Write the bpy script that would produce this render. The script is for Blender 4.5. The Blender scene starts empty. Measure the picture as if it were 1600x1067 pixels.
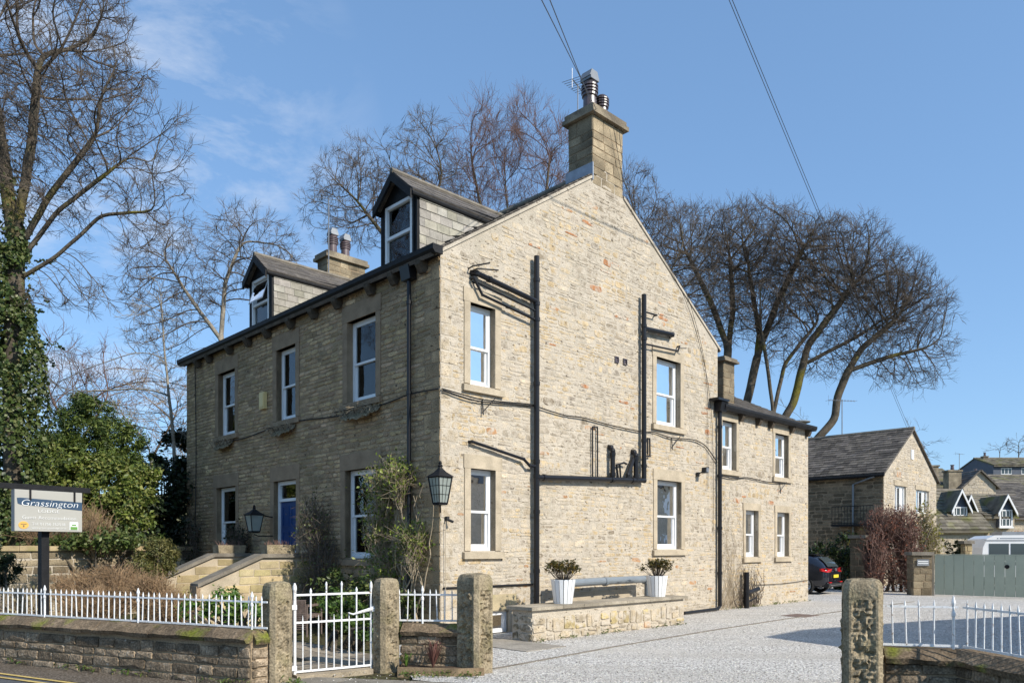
import bpy, math, random
import numpy as np
from mathutils import Vector, noise as mnoise
R = math.radians
random.seed(7); rng = np.random.default_rng(7)
scene = bpy.context.scene
COL = scene.collection

# ------------------------------------------------------------------ camera, sky, sun, exposure
cam = bpy.data.cameras.new("camera"); camo = bpy.data.objects.new("camera", cam); COL.objects.link(camo)
camo.location = (0, 0, 1.65); camo.rotation_euler = (R(90), 0, 0)
cam.sensor_width = 36; cam.lens = 27.0; cam.shift_y = 0.2022; cam.clip_end = 3000; cam.clip_start = 0.1
scene.camera = camo
SUN_EL, SUN_ROT = R(36), math.atan2(0.775, -0.632)
S = Vector((math.sin(SUN_ROT) * math.cos(SUN_EL), math.cos(SUN_ROT) * math.cos(SUN_EL), math.sin(SUN_EL)))
world = bpy.data.worlds.new("World"); scene.world = world; world.use_nodes = True
wn = world.node_tree.nodes; wl = world.node_tree.links; wn.clear()
wo = wn.new("ShaderNodeOutputWorld"); bg = wn.new("ShaderNodeBackground"); sky = wn.new("ShaderNodeTexSky")
sky.sky_type = 'NISHITA'; sky.sun_disc = False; sky.sun_elevation = SUN_EL; sky.sun_rotation = SUN_ROT
sky.air_density = 1.0; sky.dust_density = 0.6; sky.ozone_density = 2.0; sky.altitude = 200
bg.inputs['Strength'].default_value = 0.15
tc = wn.new("ShaderNodeTexCoord"); mp = wn.new("ShaderNodeMapping"); mp.inputs['Scale'].default_value = (1.0, 1.0, 2.4)
mp.inputs['Rotation'].default_value = (0.35, 0.25, 0.0)
n1 = wn.new("ShaderNodeTexNoise"); n1.inputs['Scale'].default_value = 4.6; n1.inputs['Detail'].default_value = 9; n1.inputs['Roughness'].default_value = 0.62
n1.inputs['Distortion'].default_value = 0.35
n2 = wn.new("ShaderNodeVectorMath"); n2.operation = 'DOT_PRODUCT'; n2.inputs[1].default_value = (-.62, .72, .30)   # bank of thin cloud to the west
mp2 = wn.new("ShaderNodeVectorMath"); mp2.operation = 'NORMALIZE'
r1 = wn.new("ShaderNodeValToRGB"); r1.color_ramp.elements[0].position = 0.47; r1.color_ramp.elements[1].position = 0.76
r2 = wn.new("ShaderNodeValToRGB"); r2.color_ramp.elements[0].position = 0.855; r2.color_ramp.elements[1].position = 0.95
mm = wn.new("ShaderNodeMath"); mm.operation = 'MULTIPLY'
mx = wn.new("ShaderNodeMixRGB"); mx.inputs['Color2'].default_value = (4.2, 4.5, 5.0, 1)
wl.new(tc.outputs['Generated'], mp.inputs['Vector']); wl.new(mp.outputs[0], n1.inputs['Vector'])
wl.new(tc.outputs['Generated'], mp2.inputs[0]); wl.new(mp2.outputs[0], n2.inputs[0])
wl.new(n1.outputs[0], r1.inputs[0]); wl.new(n2.outputs['Value'], r2.inputs[0])
wl.new(r1.outputs[0], mm.inputs[0]); wl.new(r2.outputs[0], mm.inputs[1]); wl.new(mm.outputs[0], mx.inputs['Fac'])
tn = wn.new('ShaderNodeMixRGB'); tn.blend_type = 'MULTIPLY'; tn.inputs[0].default_value = 1; tn.inputs[2].default_value = (1.0, 1.41, 1.87, 1)
gm = wn.new('ShaderNodeGamma'); gm.inputs[1].default_value = .55; wl.new(sky.outputs[0], gm.inputs[0]); wl.new(gm.outputs[0], tn.inputs[1]); wl.new(tn.outputs[0], mx.inputs['Color1']); wl.new(mx.outputs[0], bg.inputs['Color']); wl.new(bg.outputs[0], wo.inputs['Surface'])
sl = bpy.data.lights.new("sun", 'SUN'); slo = bpy.data.objects.new("sun", sl); COL.objects.link(slo)
sl.energy = 4.0; sl.angle = R(0.53); sl.color = (1.0, 0.94, 0.84)
slo.rotation_euler = S.to_track_quat('Z', 'Y').to_euler(); slo.location = (20, -20, 30)
vs = scene.view_settings; vs.view_transform = 'Standard'; vs.look = 'None'; vs.gamma = 1; vs.use_curve_mapping = False
vs.exposure = 0.45
scene.cycles.max_bounces = 6; scene.cycles.transparent_max_bounces = 12; scene.cycles.use_denoising = True

# ------------------------------------------------------------------ helpers
TH = R(44.1); C0 = np.array([-1.306, 14.0]); D1 = np.array([math.cos(TH), math.sin(TH)]); D2 = np.array([-D1[1], D1[0]])
def at(px, py, Y):
    return np.array([(px - 800) / 1200 * Y, Y, 1.65 - (py - 857) * Y / 1200])
def loc2w(x, y, z=0.0):
    p = C0 + D1 * x + D2 * y
    return Vector((p[0], p[1], z))

class MB:
    def __init__(s): s.v = []; s.f = []; s.c = []; s.n = 0; s.cc = (1, 1, 1)
    def add(s, verts, faces, col=None):
        o = s.n; s.v.extend([tuple(map(float, p)) for p in verts]); s.n += len(verts)
        for f in faces: s.f.append(tuple(i + o for i in f)); s.c.append(col or s.cc)
    def box(s, lo, hi, col=None, F=None):
        (a, b, c), (d, e, f) = lo, hi
        P = [(a, b, c), (d, b, c), (d, e, c), (a, e, c), (a, b, f), (d, b, f), (d, e, f), (a, e, f)]
        if F: P = [F(*p) for p in P]
        s.add(P, [(0, 3, 2, 1), (4, 5, 6, 7), (0, 1, 5, 4), (1, 2, 6, 5), (2, 3, 7, 6), (3, 0, 4, 7)], col)
    def quad(s, P, col=None): s.add(P, [tuple(range(len(P)))], col)
    def tube(s, pts, rad, n=6, col=None, caps=True):
        P = np.array(pts, float); m = len(P); rad = np.broadcast_to(np.array(rad, float), (m,))
        T = np.gradient(P, axis=0); T /= (np.linalg.norm(T, axis=1, keepdims=True) + 1e-9)
        avg = T.mean(0); ref = np.array([0, 0, 1.0]) if abs(avg[2]) < 0.8 * np.linalg.norm(avg) + 1e-6 else np.array([1.0, 0.13, 0])
        A = np.cross(T, ref); A /= (np.linalg.norm(A, axis=1, keepdims=True) + 1e-9); B = np.cross(T, A)
        an = np.arange(n) * 2 * np.pi / n
        V = P[:, None, :] + rad[:, None, None] * (np.cos(an)[None, :, None] * A[:, None, :] + np.sin(an)[None, :, None] * B[:, None, :])
        F = [(i * n + j, i * n + (j + 1) % n, (i + 1) * n + (j + 1) % n, (i + 1) * n + j) for i in range(m - 1) for j in range(n)]
        if caps: F += [tuple(range(n))[::-1], tuple((m - 1) * n + j for j in range(n))]
        s.add(V.reshape(-1, 3), F, col)
    def lathe(s, base, prof, n=14, col=None):
        V = []; b = np.array(base, float)
        for r, z in prof: V += [b + (r * math.cos(2 * math.pi * k / n), r * math.sin(2 * math.pi * k / n), z) for k in range(n)]
        m = len(prof)
        F = [(i * n + j, i * n + (j + 1) % n, (i + 1) * n + (j + 1) % n, (i + 1) * n + j) for i in range(m - 1) for j in range(n)]
        F += [tuple(range(n))[::-1], tuple((m - 1) * n + j for j in range(n))]
        s.add(V, F, col)
    def prism(s, poly, a, b, F, col=None):
        """poly in (p,q); extruded from a to b; F(p,q,e)->xyz"""
        k = len(poly); P = [F(p, q, a) for p, q in poly] + [F(p, q, b) for p, q in poly]
        s.add(P, [tuple(range(k))[::-1], tuple(range(k, 2 * k))] + [(i, (i + 1) % k, k + (i + 1) % k, k + i) for i in range(k)], col)
    def build(s, name, mat, parent=None, smooth=False, kind=None, loc=None, rotz=0, colors=True):
        me = bpy.data.meshes.new(name); me.from_pydata(s.v, [], s.f)
        if colors and s.f:
            at_ = me.color_attributes.new("Col", 'FLOAT_COLOR', 'CORNER')
            tot = np.array([p for p in map(len, s.f)]); arr = np.ones((len(s.f), 4), np.float32); arr[:, :3] = s.c
            at_.data.foreach_set("color", np.repeat(arr, tot, axis=0).ravel())
        if smooth: me.polygons.foreach_set("use_smooth", [True] * len(me.polygons))
        return link(name, me, mat, parent, kind, loc, rotz)
def link(name, me, mat, parent=None, kind=None, loc=None, rotz=0):
    if mat is not None and not me.materials: me.materials.append(mat)
    o = bpy.data.objects.new(name, me); COL.objects.link(o); o.parent = parent
    if kind: o["kind"] = kind
    if loc is not None: o.location = loc
    if rotz: o.rotation_euler = (0, 0, rotz)
    return o
def npmesh(name, V, F, cols=None, smooth=False):
    """V (n,3), F (m,k) numpy -> mesh, cols per face"""
    me = bpy.data.meshes.new(name); m, k = F.shape
    me.vertices.add(len(V)); me.vertices.foreach_set("co", V.astype(np.float32).ravel())
    me.loops.add(m * k); me.loops.foreach_set("vertex_index", F.astype(np.int32).ravel())
    me.polygons.add(m); me.polygons.foreach_set("loop_start", np.arange(0, m * k, k, dtype=np.int32))
    if smooth: me.polygons.foreach_set("use_smooth", np.ones(m, bool))
    me.update(calc_edges=True)
    if cols is not None:
        a = me.color_attributes.new("Col", 'FLOAT_COLOR', 'CORNER'); arr = np.ones((m, 4), np.float32); arr[:, :3] = cols
        a.data.foreach_set("color", np.repeat(arr, k, axis=0).ravel())
    return me
def empty(name, loc=(0, 0, 0), rotz=0):
    o = bpy.data.objects.new(name, None); COL.objects.link(o); o.location = loc; o.rotation_euler = (0, 0, rotz); o.empty_display_size = .2
    return o
def tag(o, label=None, cat=None, group=None, kind=None):
    if label: o["label"] = label
    if cat: o["category"] = cat
    if group: o["group"] = group
    if kind: o["kind"] = kind
    return o

# ------------------------------------------------------------------ materials
def mat(name, base, rough=.85, var=.25, vscale=3.0, fine=0.0, fscale=60, bump=0.0, bscale=40, attr=False, metal=0.0, spec=.3,
        tint=None, tscale=1.2, tlo=.5, thi=.7, coat=0.0, trans=0.0, smear=None, pits=None):
    m = bpy.data.materials.new(name); m.use_nodes = True; N = m.node_tree.nodes; L = m.node_tree.links
    p = N["Principled BSDF"]; p.inputs['Roughness'].default_value = rough; p.inputs['Metallic'].default_value = metal
    p.inputs['Specular IOR Level'].default_value = spec; p.inputs['Coat Weight'].default_value = coat
    geo = N.new("ShaderNodeNewGeometry"); pos = geo.outputs['Position']
    def nz(scale, detail=4):
        n = N.new("ShaderNodeTexNoise"); n.inputs['Scale'].default_value = scale; n.inputs['Detail'].default_value = detail; L.new(pos, n.inputs['Vector']); return n.outputs[0]
    def mixc(fac, a, b, mode='MIX'):
        x = N.new("ShaderNodeMixRGB"); x.blend_type = mode
        if isinstance(fac, float): x.inputs[0].default_value = fac
        else: L.new(fac, x.inputs[0])
        for i, c in ((1, a), (2, b)):
            if isinstance(c, tuple): x.inputs[i].default_value = (*c, 1)
            else: L.new(c, x.inputs[i])
        return x.outputs[0]
    def ramp(f, lo, hi):
        r = N.new("ShaderNodeMapRange"); r.inputs[1].default_value = lo; r.inputs[2].default_value = hi; L.new(f, r.inputs[0]); return r.outputs[0]
    c = tuple(base)
    out = c
    if var: out = mixc(ramp(nz(vscale, 6), .3, .7), tuple(min(1, x * (1 - var)) for x in c), tuple(min(1, x * (1 + var)) for x in c))
    if tint: out = mixc(ramp(nz(tscale, 5), tlo, thi), out, tuple(tint))
    if fine: out = mixc(ramp(nz(fscale, 3), .32, .68), mixc(1.0, out, (1 - fine,) * 3, 'MULTIPLY'), mixc(1.0, out, (1 + fine,) * 3, 'MULTIPLY'))
    if attr:
        a = N.new("ShaderNodeAttribute"); a.attribute_name = "Col"; out = mixc(1.0, out, a.outputs['Color'], 'MULTIPLY')
    if smear: out = mixc(ramp(nz(7.0, 6), .43, .62), out, tuple(smear))
    if pits:
        mpn = N.new("ShaderNodeMapping"); mpn.inputs['Scale'].default_value = (1, 1, 2.6); L.new(pos, mpn.inputs['Vector'])
        pn = N.new("ShaderNodeTexNoise"); pn.inputs['Scale'].default_value = 9; pn.inputs['Detail'].default_value = 3; L.new(mpn.outputs[0], pn.inputs['Vector'])
        out = mixc(ramp(pn.outputs[0], .635, .70), out, tuple(pits))
    if isinstance(out, tuple): p.inputs['Base Color'].default_value = (*out, 1)
    else: L.new(out, p.inputs['Base Color'])
    if bump:
        b = N.new("ShaderNodeBump"); b.inputs['Strength'].default_value = bump; b.inputs['Distance'].default_value = .02
        L.new(nz(bscale, 5), b.inputs['Height']); L.new(b.outputs[0], p.inputs['Normal'])
    if trans:
        t = N.new("ShaderNodeBsdfTranslucent"); mxs = N.new("ShaderNodeMixShader"); mxs.inputs[0].default_value = trans
        if isinstance(out, tuple): t.inputs[0].default_value = (*out, 1)
        else: L.new(out, t.inputs[0])
        L.new(p.outputs[0], mxs.inputs[1]); L.new(t.outputs[0], mxs.inputs[2]); L.new(mxs.outputs[0], N["Material Output"].inputs['Surface'])
    return m
M = {}
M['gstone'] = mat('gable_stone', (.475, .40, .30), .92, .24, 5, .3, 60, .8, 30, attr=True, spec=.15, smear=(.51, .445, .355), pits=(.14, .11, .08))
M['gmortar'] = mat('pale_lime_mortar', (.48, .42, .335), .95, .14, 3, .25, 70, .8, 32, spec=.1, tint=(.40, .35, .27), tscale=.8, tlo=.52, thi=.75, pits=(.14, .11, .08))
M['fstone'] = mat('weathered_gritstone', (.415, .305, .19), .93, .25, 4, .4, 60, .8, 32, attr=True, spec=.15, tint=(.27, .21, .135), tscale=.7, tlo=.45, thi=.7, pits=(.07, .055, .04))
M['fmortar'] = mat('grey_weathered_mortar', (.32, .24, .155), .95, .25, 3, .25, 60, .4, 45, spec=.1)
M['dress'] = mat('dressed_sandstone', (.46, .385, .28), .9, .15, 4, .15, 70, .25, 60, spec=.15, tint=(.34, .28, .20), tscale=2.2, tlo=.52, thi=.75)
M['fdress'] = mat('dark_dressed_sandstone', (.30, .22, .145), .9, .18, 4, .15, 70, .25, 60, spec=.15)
M['wallstone'] = mat('blackened_wall_stone', (.24, .19, .135), .93, .45, 6, .45, 45, .9, 26, attr=True, spec=.15, tint=(.40, .36, .30), tscale=14, tlo=.60, thi=.72)
M['coping'] = mat('mossy_coping', (.17, .13, .09), .95, .35, 5, .35, 40, .9, 20, attr=True, spec=.1, tint=(.17, .19, .03), tscale=2.6, tlo=.56, thi=.70)
M['post'] = mat('tooled_gritstone', (.29, .235, .155), .93, .35, 5, .35, 45, .8, 30, spec=.12, tint=(.20, .175, .085), tscale=2.6, tlo=.54, thi=.80)
M['warm'] = mat('warm_ashlar', (.44, .36, .225), .9, .2, 4, .15, 60, .35, 45, attr=True, spec=.15, tint=(.33, .31, .13), tscale=1.8, tlo=.55, thi=.75)
M['flag'] = mat('stone_flag', (.30, .27, .225), .88, .25, 3, .25, 50, .4, 35, attr=True, spec=.2)
M['slab'] = mat('dark_slab', (.20, .175, .14), .85, .25, 4, .2, 50, .3, 40, spec=.2)
M['white'] = mat('white_gloss_paint', (.80, .80, .79), .4, .04, 6, spec=.4)
M['rail'] = mat('white_railing_paint', (.78, .78, .77), .45, .08, 12, .1, 90, .15, 80, spec=.4, tint=(.34, .25, .17), tscale=26, tlo=.60, thi=.74)
M['black'] = mat('black_gloss_pipe', (.012, .012, .014), .35, .2, 5, spec=.35)
M['corbel'] = mat('sooty_corbel', (.085, .068, .05), .9, .3, 8, .2, 60, .4, 40, spec=.15)
M['blackmatt'] = mat('black_painted_timber', (.014, .014, .015), .6, .3, 6, .2, 60, .2, 40, spec=.22)
M['cable'] = mat('black_cable', (.02, .02, .02), .6, 0, spec=.3)
M['wire'] = mat('overhead_wire', (.05, .055, .06), .5, 0, spec=.3)
M['slate'] = mat('grey_slate', (.115, .10, .085), .7, .3, 5, .25, 40, .4, 30, attr=True, spec=.3)
M['mslate'] = mat('mossy_stone_slate', (.17, .15, .115), .9, .35, 2, .3, 40, .5, 30, attr=True, spec=.2, tint=(.14, .14, .05), tscale=1.0, tlo=.5, thi=.7)
M['cheek'] = mat('pale_cheek_slate', (.335, .315, .27), .75, .2, 6, .15, 50, .2, 40, attr=True, spec=.25)
M['lead'] = mat('lead_flashing', (.30, .34, .40), .5, .2, 5, spec=.4)
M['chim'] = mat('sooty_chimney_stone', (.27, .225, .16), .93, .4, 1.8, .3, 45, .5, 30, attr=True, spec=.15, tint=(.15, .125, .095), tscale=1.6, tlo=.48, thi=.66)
M['chimlit'] = mat('weathered_chimney_face', (.37, .305, .215), .92, .3, 3, .3, 50, .6, 30, attr=True, spec=.15, tint=(.19, .155, .11), tscale=1.3, tlo=.44, thi=.68)  # paler stone for sunward stack faces: sunlight put into the colour, with soot stains
M['pot'] = mat('glazed_dark_pot', (.085, .065, .068), .28, .3, 4, spec=.6)
M['redpot'] = mat('glazed_brown_pot', (.12, .085, .085), .3, .3, 4, spec=.6)
M['alu'] = mat('dull_metal', (.26, .27, .28), .5, .1, 8, metal=.5)
M['duct'] = mat('grey_duct', (.20, .225, .245), .35, .08, 6, spec=.5)
M['door'] = mat('blue_door_paint', (.012, .05, .17), .35, .1, 5, spec=.5)
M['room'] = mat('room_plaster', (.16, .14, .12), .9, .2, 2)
M['curtain'] = mat('white_curtain', (.62, .62, .60), .9, .1, 8)
M['blind'] = mat('vertical_blind', (.80, .80, .78), .8, .05, 8)
M['ivory'] = mat('yellowed_plastic', (.72, .56, .26), .5, .05, 5)
M['soil'] = mat('dark_soil', (.085, .06, .04), .95, .4, 6, .4, 40, .8, 25)
M['wood'] = mat('weathered_wood', (.24, .17, .10), .85, .3, 6, .2, 60, .3, 40)
M['hay'] = mat('dried_moss_liner', (.24, .20, .13), .95, .4, 14, .4, 70, .9, 45)
M['sage'] = mat('sage_green_paint', (.42, .46, .36), .55, .06, 2, .05, 60, spec=.35)
M['signgrey'] = mat('sign_grey', (.41, .395, .35), .5, .06, 2)
M['signside'] = mat('sign_frame', (.24, .24, .24), .5, .05, 2)
M['navy'] = mat('sign_navy', (.04, .075, .125), .5, .05, 2)
M['letter'] = mat('sign_letter', (.82, .82, .80), .5, 0)
M['gold'] = mat('sign_gold', (.72, .42, .10), .5, .05, 3)
M['green'] = mat('sign_green', (.14, .30, .07), .5, .05, 3)
M['rattan'] = mat('brown_rattan', (.16, .12, .10), .7, .25, 20, .2, 80)
M['carpaint'] = mat('navy_car_paint', (.010, .012, .020), .22, 0, spec=.5, coat=.8)
M['carglass'] = mat('car_glass', (.05, .065, .07), .08, 0, spec=.8)
M['tyre'] = mat('tyre_rubber', (.02, .02, .02), .8, .1, 8)
M['rim'] = mat('alloy_rim', (.5, .5, .52), .3, 0, metal=.8)
M['redlamp'] = mat('red_tail_lamp', (.50, .02, .02), .2, 0, spec=.6)
M['plate'] = mat('yellow_plate', (.75, .58, .05), .4, 0)
M['plastic'] = mat('black_plastic', (.03, .03, .03), .6, .1, 8)
M['van'] = mat('caravan_white', (.78, .78, .77), .3, .03, 2, spec=.5)
M['bark'] = mat('grey_bark', (.105, .088, .066), .95, .35, 3, .35, 25, .9, 18, spec=.1, tint=(.15, .13, .03), tscale=.75, tlo=.54, thi=.66)
M['twig'] = mat('twig_bark', (.125, .100, .078), .9, .25, 2, spec=.15)
M['birch'] = mat('pale_bark', (.26, .23, .185), .9, .3, 5, .3, 30, .4, 20, spec=.1)
M['redtwig'] = mat('reddish_twig', (.17, .105, .085), .9, .2, 3, spec=.15)
M['tan'] = mat('tan_dry_stem', (.30, .20, .115), .9, .3, 3, spec=.15)
M['vine'] = mat('pale_dry_vine', (.36, .29, .20), .9, .25, 4, spec=.15)
M['leaf'] = mat('leaf', (1, 1, 1), .42, 0, attr=True, spec=.35, trans=.28)
M['clad'] = mat('grey_cladding', (.085, .10, .13), .6, .1, 2)
M['lampglass'] = mat('lantern_glass', (.52, .57, .52), .15, .1, 5, spec=.5, trans=.5)
def glass_mat():
    m = bpy.data.materials.new('window_glass'); m.use_nodes = True; N = m.node_tree.nodes; L = m.node_tree.links; N.clear()
    o = N.new("ShaderNodeOutputMaterial"); t = N.new("ShaderNodeBsdfTransparent"); t.inputs[0].default_value = (.80, .85, .85, 1)
    g = N.new("ShaderNodeBsdfGlossy"); g.inputs['Roughness'].default_value = .015; g.inputs[0].default_value = (1, 1, 1, 1)
    fr = N.new("ShaderNodeFresnel"); fr.inputs[0].default_value = 1.62; mx_ = N.new("ShaderNodeMixShader")
    ns = N.new("ShaderNodeTexNoise"); ns.inputs['Scale'].default_value = 2.2; b = N.new("ShaderNodeBump"); b.inputs['Strength'].default_value = .12; b.inputs['Distance'].default_value = .05
    ge = N.new("ShaderNodeNewGeometry"); L.new(ge.outputs['Position'], ns.inputs['Vector']); L.new(ns.outputs[0], b.inputs['Height']); L.new(b.outputs[0], g.inputs['Normal'])
    L.new(fr.outputs[0], mx_.inputs[0]); L.new(t.outputs[0], mx_.inputs[1]); L.new(g.outputs[0], mx_.inputs[2]); L.new(mx_.outputs[0], o.inputs[0])
    return m
M['glass'] = glass_mat()
def ground_mat(name, cols, scale, bump, dark=(.12, .11, .10), patch=(.5, .72), patchcol=None, dist=.02, ruts=None):
    m = bpy.data.materials.new(name); m.use_nodes = True; N = m.node_tree.nodes; L = m.node_tree.links; p = N["Principled BSDF"]
    p.inputs['Roughness'].default_value = .93; p.inputs['Specular IOR Level'].default_value = .15
    g = N.new("ShaderNodeNewGeometry"); v = N.new("ShaderNodeTexVoronoi"); v.inputs['Scale'].default_value = scale; L.new(g.outputs['Position'], v.inputs['Vector'])
    sep = N.new("ShaderNodeSeparateColor"); L.new(v.outputs['Color'], sep.inputs[0])
    r = N.new("ShaderNodeValToRGB"); el = r.color_ramp.elements
    while len(el) < len(cols): el.new(.5)
    for i, c in enumerate(cols): el[i].position = i / (len(cols) - 1); el[i].color = (*c, 1)
    L.new(sep.outputs[0], r.inputs[0])
    mp_ = N.new("ShaderNodeMapRange"); mp_.inputs[1].default_value = .25; mp_.inputs[2].default_value = .75; L.new(v.outputs['Distance'], mp_.inputs[0])
    mx_ = N.new("ShaderNodeMixRGB"); mx_.inputs[2].default_value = (*dark, 1); L.new(mp_.outputs[0], mx_.inputs[0]); L.new(r.outputs[0], mx_.inputs[1])
    col = mx_.outputs[0]
    n = N.new("ShaderNodeTexNoise"); n.inputs['Scale'].default_value = .45; n.inputs['Detail'].default_value = 6; L.new(g.outputs['Position'], n.inputs['Vector'])
    mr = N.new("ShaderNodeMapRange"); mr.inputs[1].default_value = patch[0]; mr.inputs[2].default_value = patch[1]; mr.inputs[4].default_value = .6; L.new(n.outputs[0], mr.inputs[0])
    m3 = N.new("ShaderNodeMixRGB"); m3.inputs[2].default_value = (*(patchcol or dark), 1); L.new(mr.outputs[0], m3.inputs[0]); L.new(col, m3.inputs[1]); col = m3.outputs[0]
    if ruts:                                             # faint worn wheel tracks and scattered darker stones
        mq = N.new("ShaderNodeMapping"); mq.inputs['Rotation'].default_value = (0, 0, -TH + .12); mq.inputs['Scale'].default_value = (.22, 1.5, 1); L.new(g.outputs['Position'], mq.inputs[0])
        nq = N.new("ShaderNodeTexNoise"); nq.inputs['Scale'].default_value = 1.0; nq.inputs['Detail'].default_value = 5; L.new(mq.outputs[0], nq.inputs['Vector'])
        rq = N.new("ShaderNodeMapRange"); rq.inputs[1].default_value = .48; rq.inputs[2].default_value = .68; rq.inputs[4].default_value = .6; L.new(nq.outputs[0], rq.inputs[0])
        m4 = N.new("ShaderNodeMixRGB"); m4.inputs[2].default_value = (*ruts, 1); L.new(rq.outputs[0], m4.inputs[0]); L.new(col, m4.inputs[1]); col = m4.outputs[0]
    L.new(col, p.inputs['Base Color'])
    b = N.new("ShaderNodeBump"); b.invert = True; b.inputs['Strength'].default_value = bump; b.inputs['Distance'].default_value = dist
    L.new(v.outputs['Distance'], b.inputs['Height']); L.new(b.outputs[0], p.inputs['Normal'])
    return m
M['gravel'] = ground_mat('pale_gravel', [(.26, .245, .22), (.69, .65, .60), (.79, .755, .70), (.86, .83, .78), (.90, .875, .83)], 36, .8, dark=(.30, .28, .25), patchcol=(.60, .555, .49), ruts=(.42, .385, .335))
M['asphalt'] = ground_mat('asphalt', [(.10, .10, .105), (.13, .13, .135), (.17, .17, .17)], 90, .35, dark=(.08, .08, .08), patchcol=(.13, .125, .12))
M['verge'] = ground_mat('gritty_verge', [(.13, .105, .08), (.2, .165, .13), (.27, .23, .185)], 40, .6, dark=(.07, .055, .04))
M['earth'] = ground_mat('garden_earth', [(.07, .055, .03), (.11, .10, .045), (.10, .11, .04)], 20, .8, dark=(.03, .025, .015), patchcol=(.06, .08, .025))
M['field'] = ground_mat('hill_pasture', [(.17, .15, .07), (.20, .18, .085), (.15, .15, .06)], 1.5, .2, dark=(.12, .11, .05), patchcol=(.20, .15, .09))
M['yellow'] = mat('worn_yellow_line', (.55, .40, .14), .8, .2, 6, .2, 40, spec=.2)

# ------------------------------------------------------------------ ground, road, paving
def sheet(name, poly, z, m, label=None):
    mb = MB(); mb.quad([(x, y, z) for x, y in poly]); o = mb.build(name, m, kind="structure"); return o
def strip(a, b, w0, w1):
    a = np.array(a); b = np.array(b); d = (b - a) / np.linalg.norm(b - a); n = np.array([d[1], -d[0]])
    return [tuple(a + n * w0), tuple(b + n * w0), tuple(b + n * w1), tuple(a + n * w1)]
sheet("ground", [(-1500, -400), (1500, -400), (1500, 2000), (-1500, 2000)], -.03, M['earth'])
gv = [(-1.25, 9.7), (.2, 8.9), (4.0, 8.4), (9.5, 8.3), (30, 12), (30, 33), (9, 40), tuple(loc2w(14.9, .2)[:2]), tuple(loc2w(0, .2)[:2]), tuple(loc2w(-1.2, -.2)[:2])]
sheet("gravel_yard", gv, .0, M['gravel'])
RD = np.array([.885, -.466])                            # direction of the road, left to right
WA = np.array([-7.5, 11.25]); WD = np.array([.908, -.4193])
ra = WA + np.array([-.2, -.42]); 
sheet("road", strip(ra - RD * 40, ra + RD * 60, 0, 12), -.024, M['asphalt'])
sheet("verge", strip(WA - WD * 12 , WA + WD * 4.9, -.1, .62), -.016, M['verge'])
for k, w in enumerate((.07, .24)):
    sheet("yellow_line", strip(ra - RD * 30, ra + RD * 3.6, w, w + .06), -.012, M['yellow'])
mb = MB()                                                # flagged threshold along the road in front of the yard
fl = empty("threshold_paving"); fl["kind"] = "structure"
fx = np.array([-2.85, 9.98]); fd = np.array([.972, -.235]); fn = np.array([fd[1], -fd[0]])
def flag(parent, corners, z, h, col, mat_=None):
    m_ = MB(); m_.prism([tuple(p) for p in corners], z - .05, z + h, lambda p, q, e: (p, q, e), col); return m_.build("flagstone", mat_ or M['flag'], parent)
for i in range(7):
    for j in range(3):
        a = fx + fd * (i * .82 + (j % 2) * .3) + fn * (j * .52 + .02)
        g = .012; c = random.uniform(.65, 1.05)
        P = [a + fd * g + fn * g, a + fd * (.82 - g) + fn * g, a + fd * (.82 - g) + fn * (.52 - g), a + fd * g + fn * (.52 - g)]
        flag(fl, P, .0, .006 + random.random() * .006, (c, c * .99, c * .96))
flag(fl, [np.array(p) for p in ((-2.72, 9.72), (-1.86, 10.30), (-1.98, 10.50), (-2.86, 9.92))], .01, .03, (1.1, 1.0, .85))
# paved garden path from gate to steps
gp = empty("garden_path"); gp["kind"] = "structure"
o0 = np.array([-3.9, 10.3]); e1 = D2; e2 = D1
for i in range(11):
    for j in range(5):
        if random.random() < .04: continue
        a = np.array([-2.95, 9.55]) + e1 * (i * .62 + (j % 2) * .25) + e2 * (j * .52 - .35)
        c = random.uniform(.7, 1.1); g = .012
        P = [a + e1 * g + e2 * g, a + e1 * (.62 - g) + e2 * g, a + e1 * (.62 - g) + e2 * (.52 - g), a + e1 * g + e2 * (.52 - g)]
        flag(gp, P, .0, .01 + random.random() * .008, (c, c * .93, c * .84))
# edging line across the gravel, manhole cover
mb = MB(); pts = [(-.26, 10.53), (1.7, 12.9), (4.0, 15.47), (6.3, 17.9), (8.9, 20.5), (12.5, 23.9)]
for a, b in zip(pts[:-1], pts[1:]):
    q = strip(a, b, -.025, .025); mb.prism(q, -.02, .012, lambda p, q_, e: (p, q_, e))
tag(mb.build("drive_edging", M['slab']), "thin dark edging line set diagonally across the pale gravel", "edging")
mb = MB(); mb.prism([tuple(loc2w(9.1, -2.0)[:2]), tuple(loc2w(9.9, -2.0)[:2]), tuple(loc2w(9.9, -2.6)[:2]), tuple(loc2w(9.1, -2.6)[:2])], -.02, .01, lambda p, q_, e: (p, q_, e))
tag(mb.build("manhole_cover", mat('rusty_iron', (.16, .11, .09), .7, .3, 9, .2, 60)), "rusty brown manhole cover set in the gravel by the extension", "manhole cover")
# hill behind the village
def hillz(x, y):
    t = max(0, (y - 46) / 40); return min(t, 1.0) * 7.5 + max(0, y - 86) * .055
nx, ny = 40, 30; V = []; F = []
for j in range(ny):
    for i in range(nx):
        x = -150 + i * 12; y = 44 + j * 14
        V.append((x, y, hillz(x, y) - .1 + .8 * mnoise.noise((x * .03, y * .03, 1)) * (j > 1)))
for j in range(ny - 1):
    for i in range(nx - 1): F.append((j * nx + i, j * nx + i + 1, (j + 1) * nx + i + 1, (j + 1) * nx + i))
mb = MB(); mb.add(V, F); mb.build("hill", M['field'], kind="structure", smooth=True)

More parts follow.
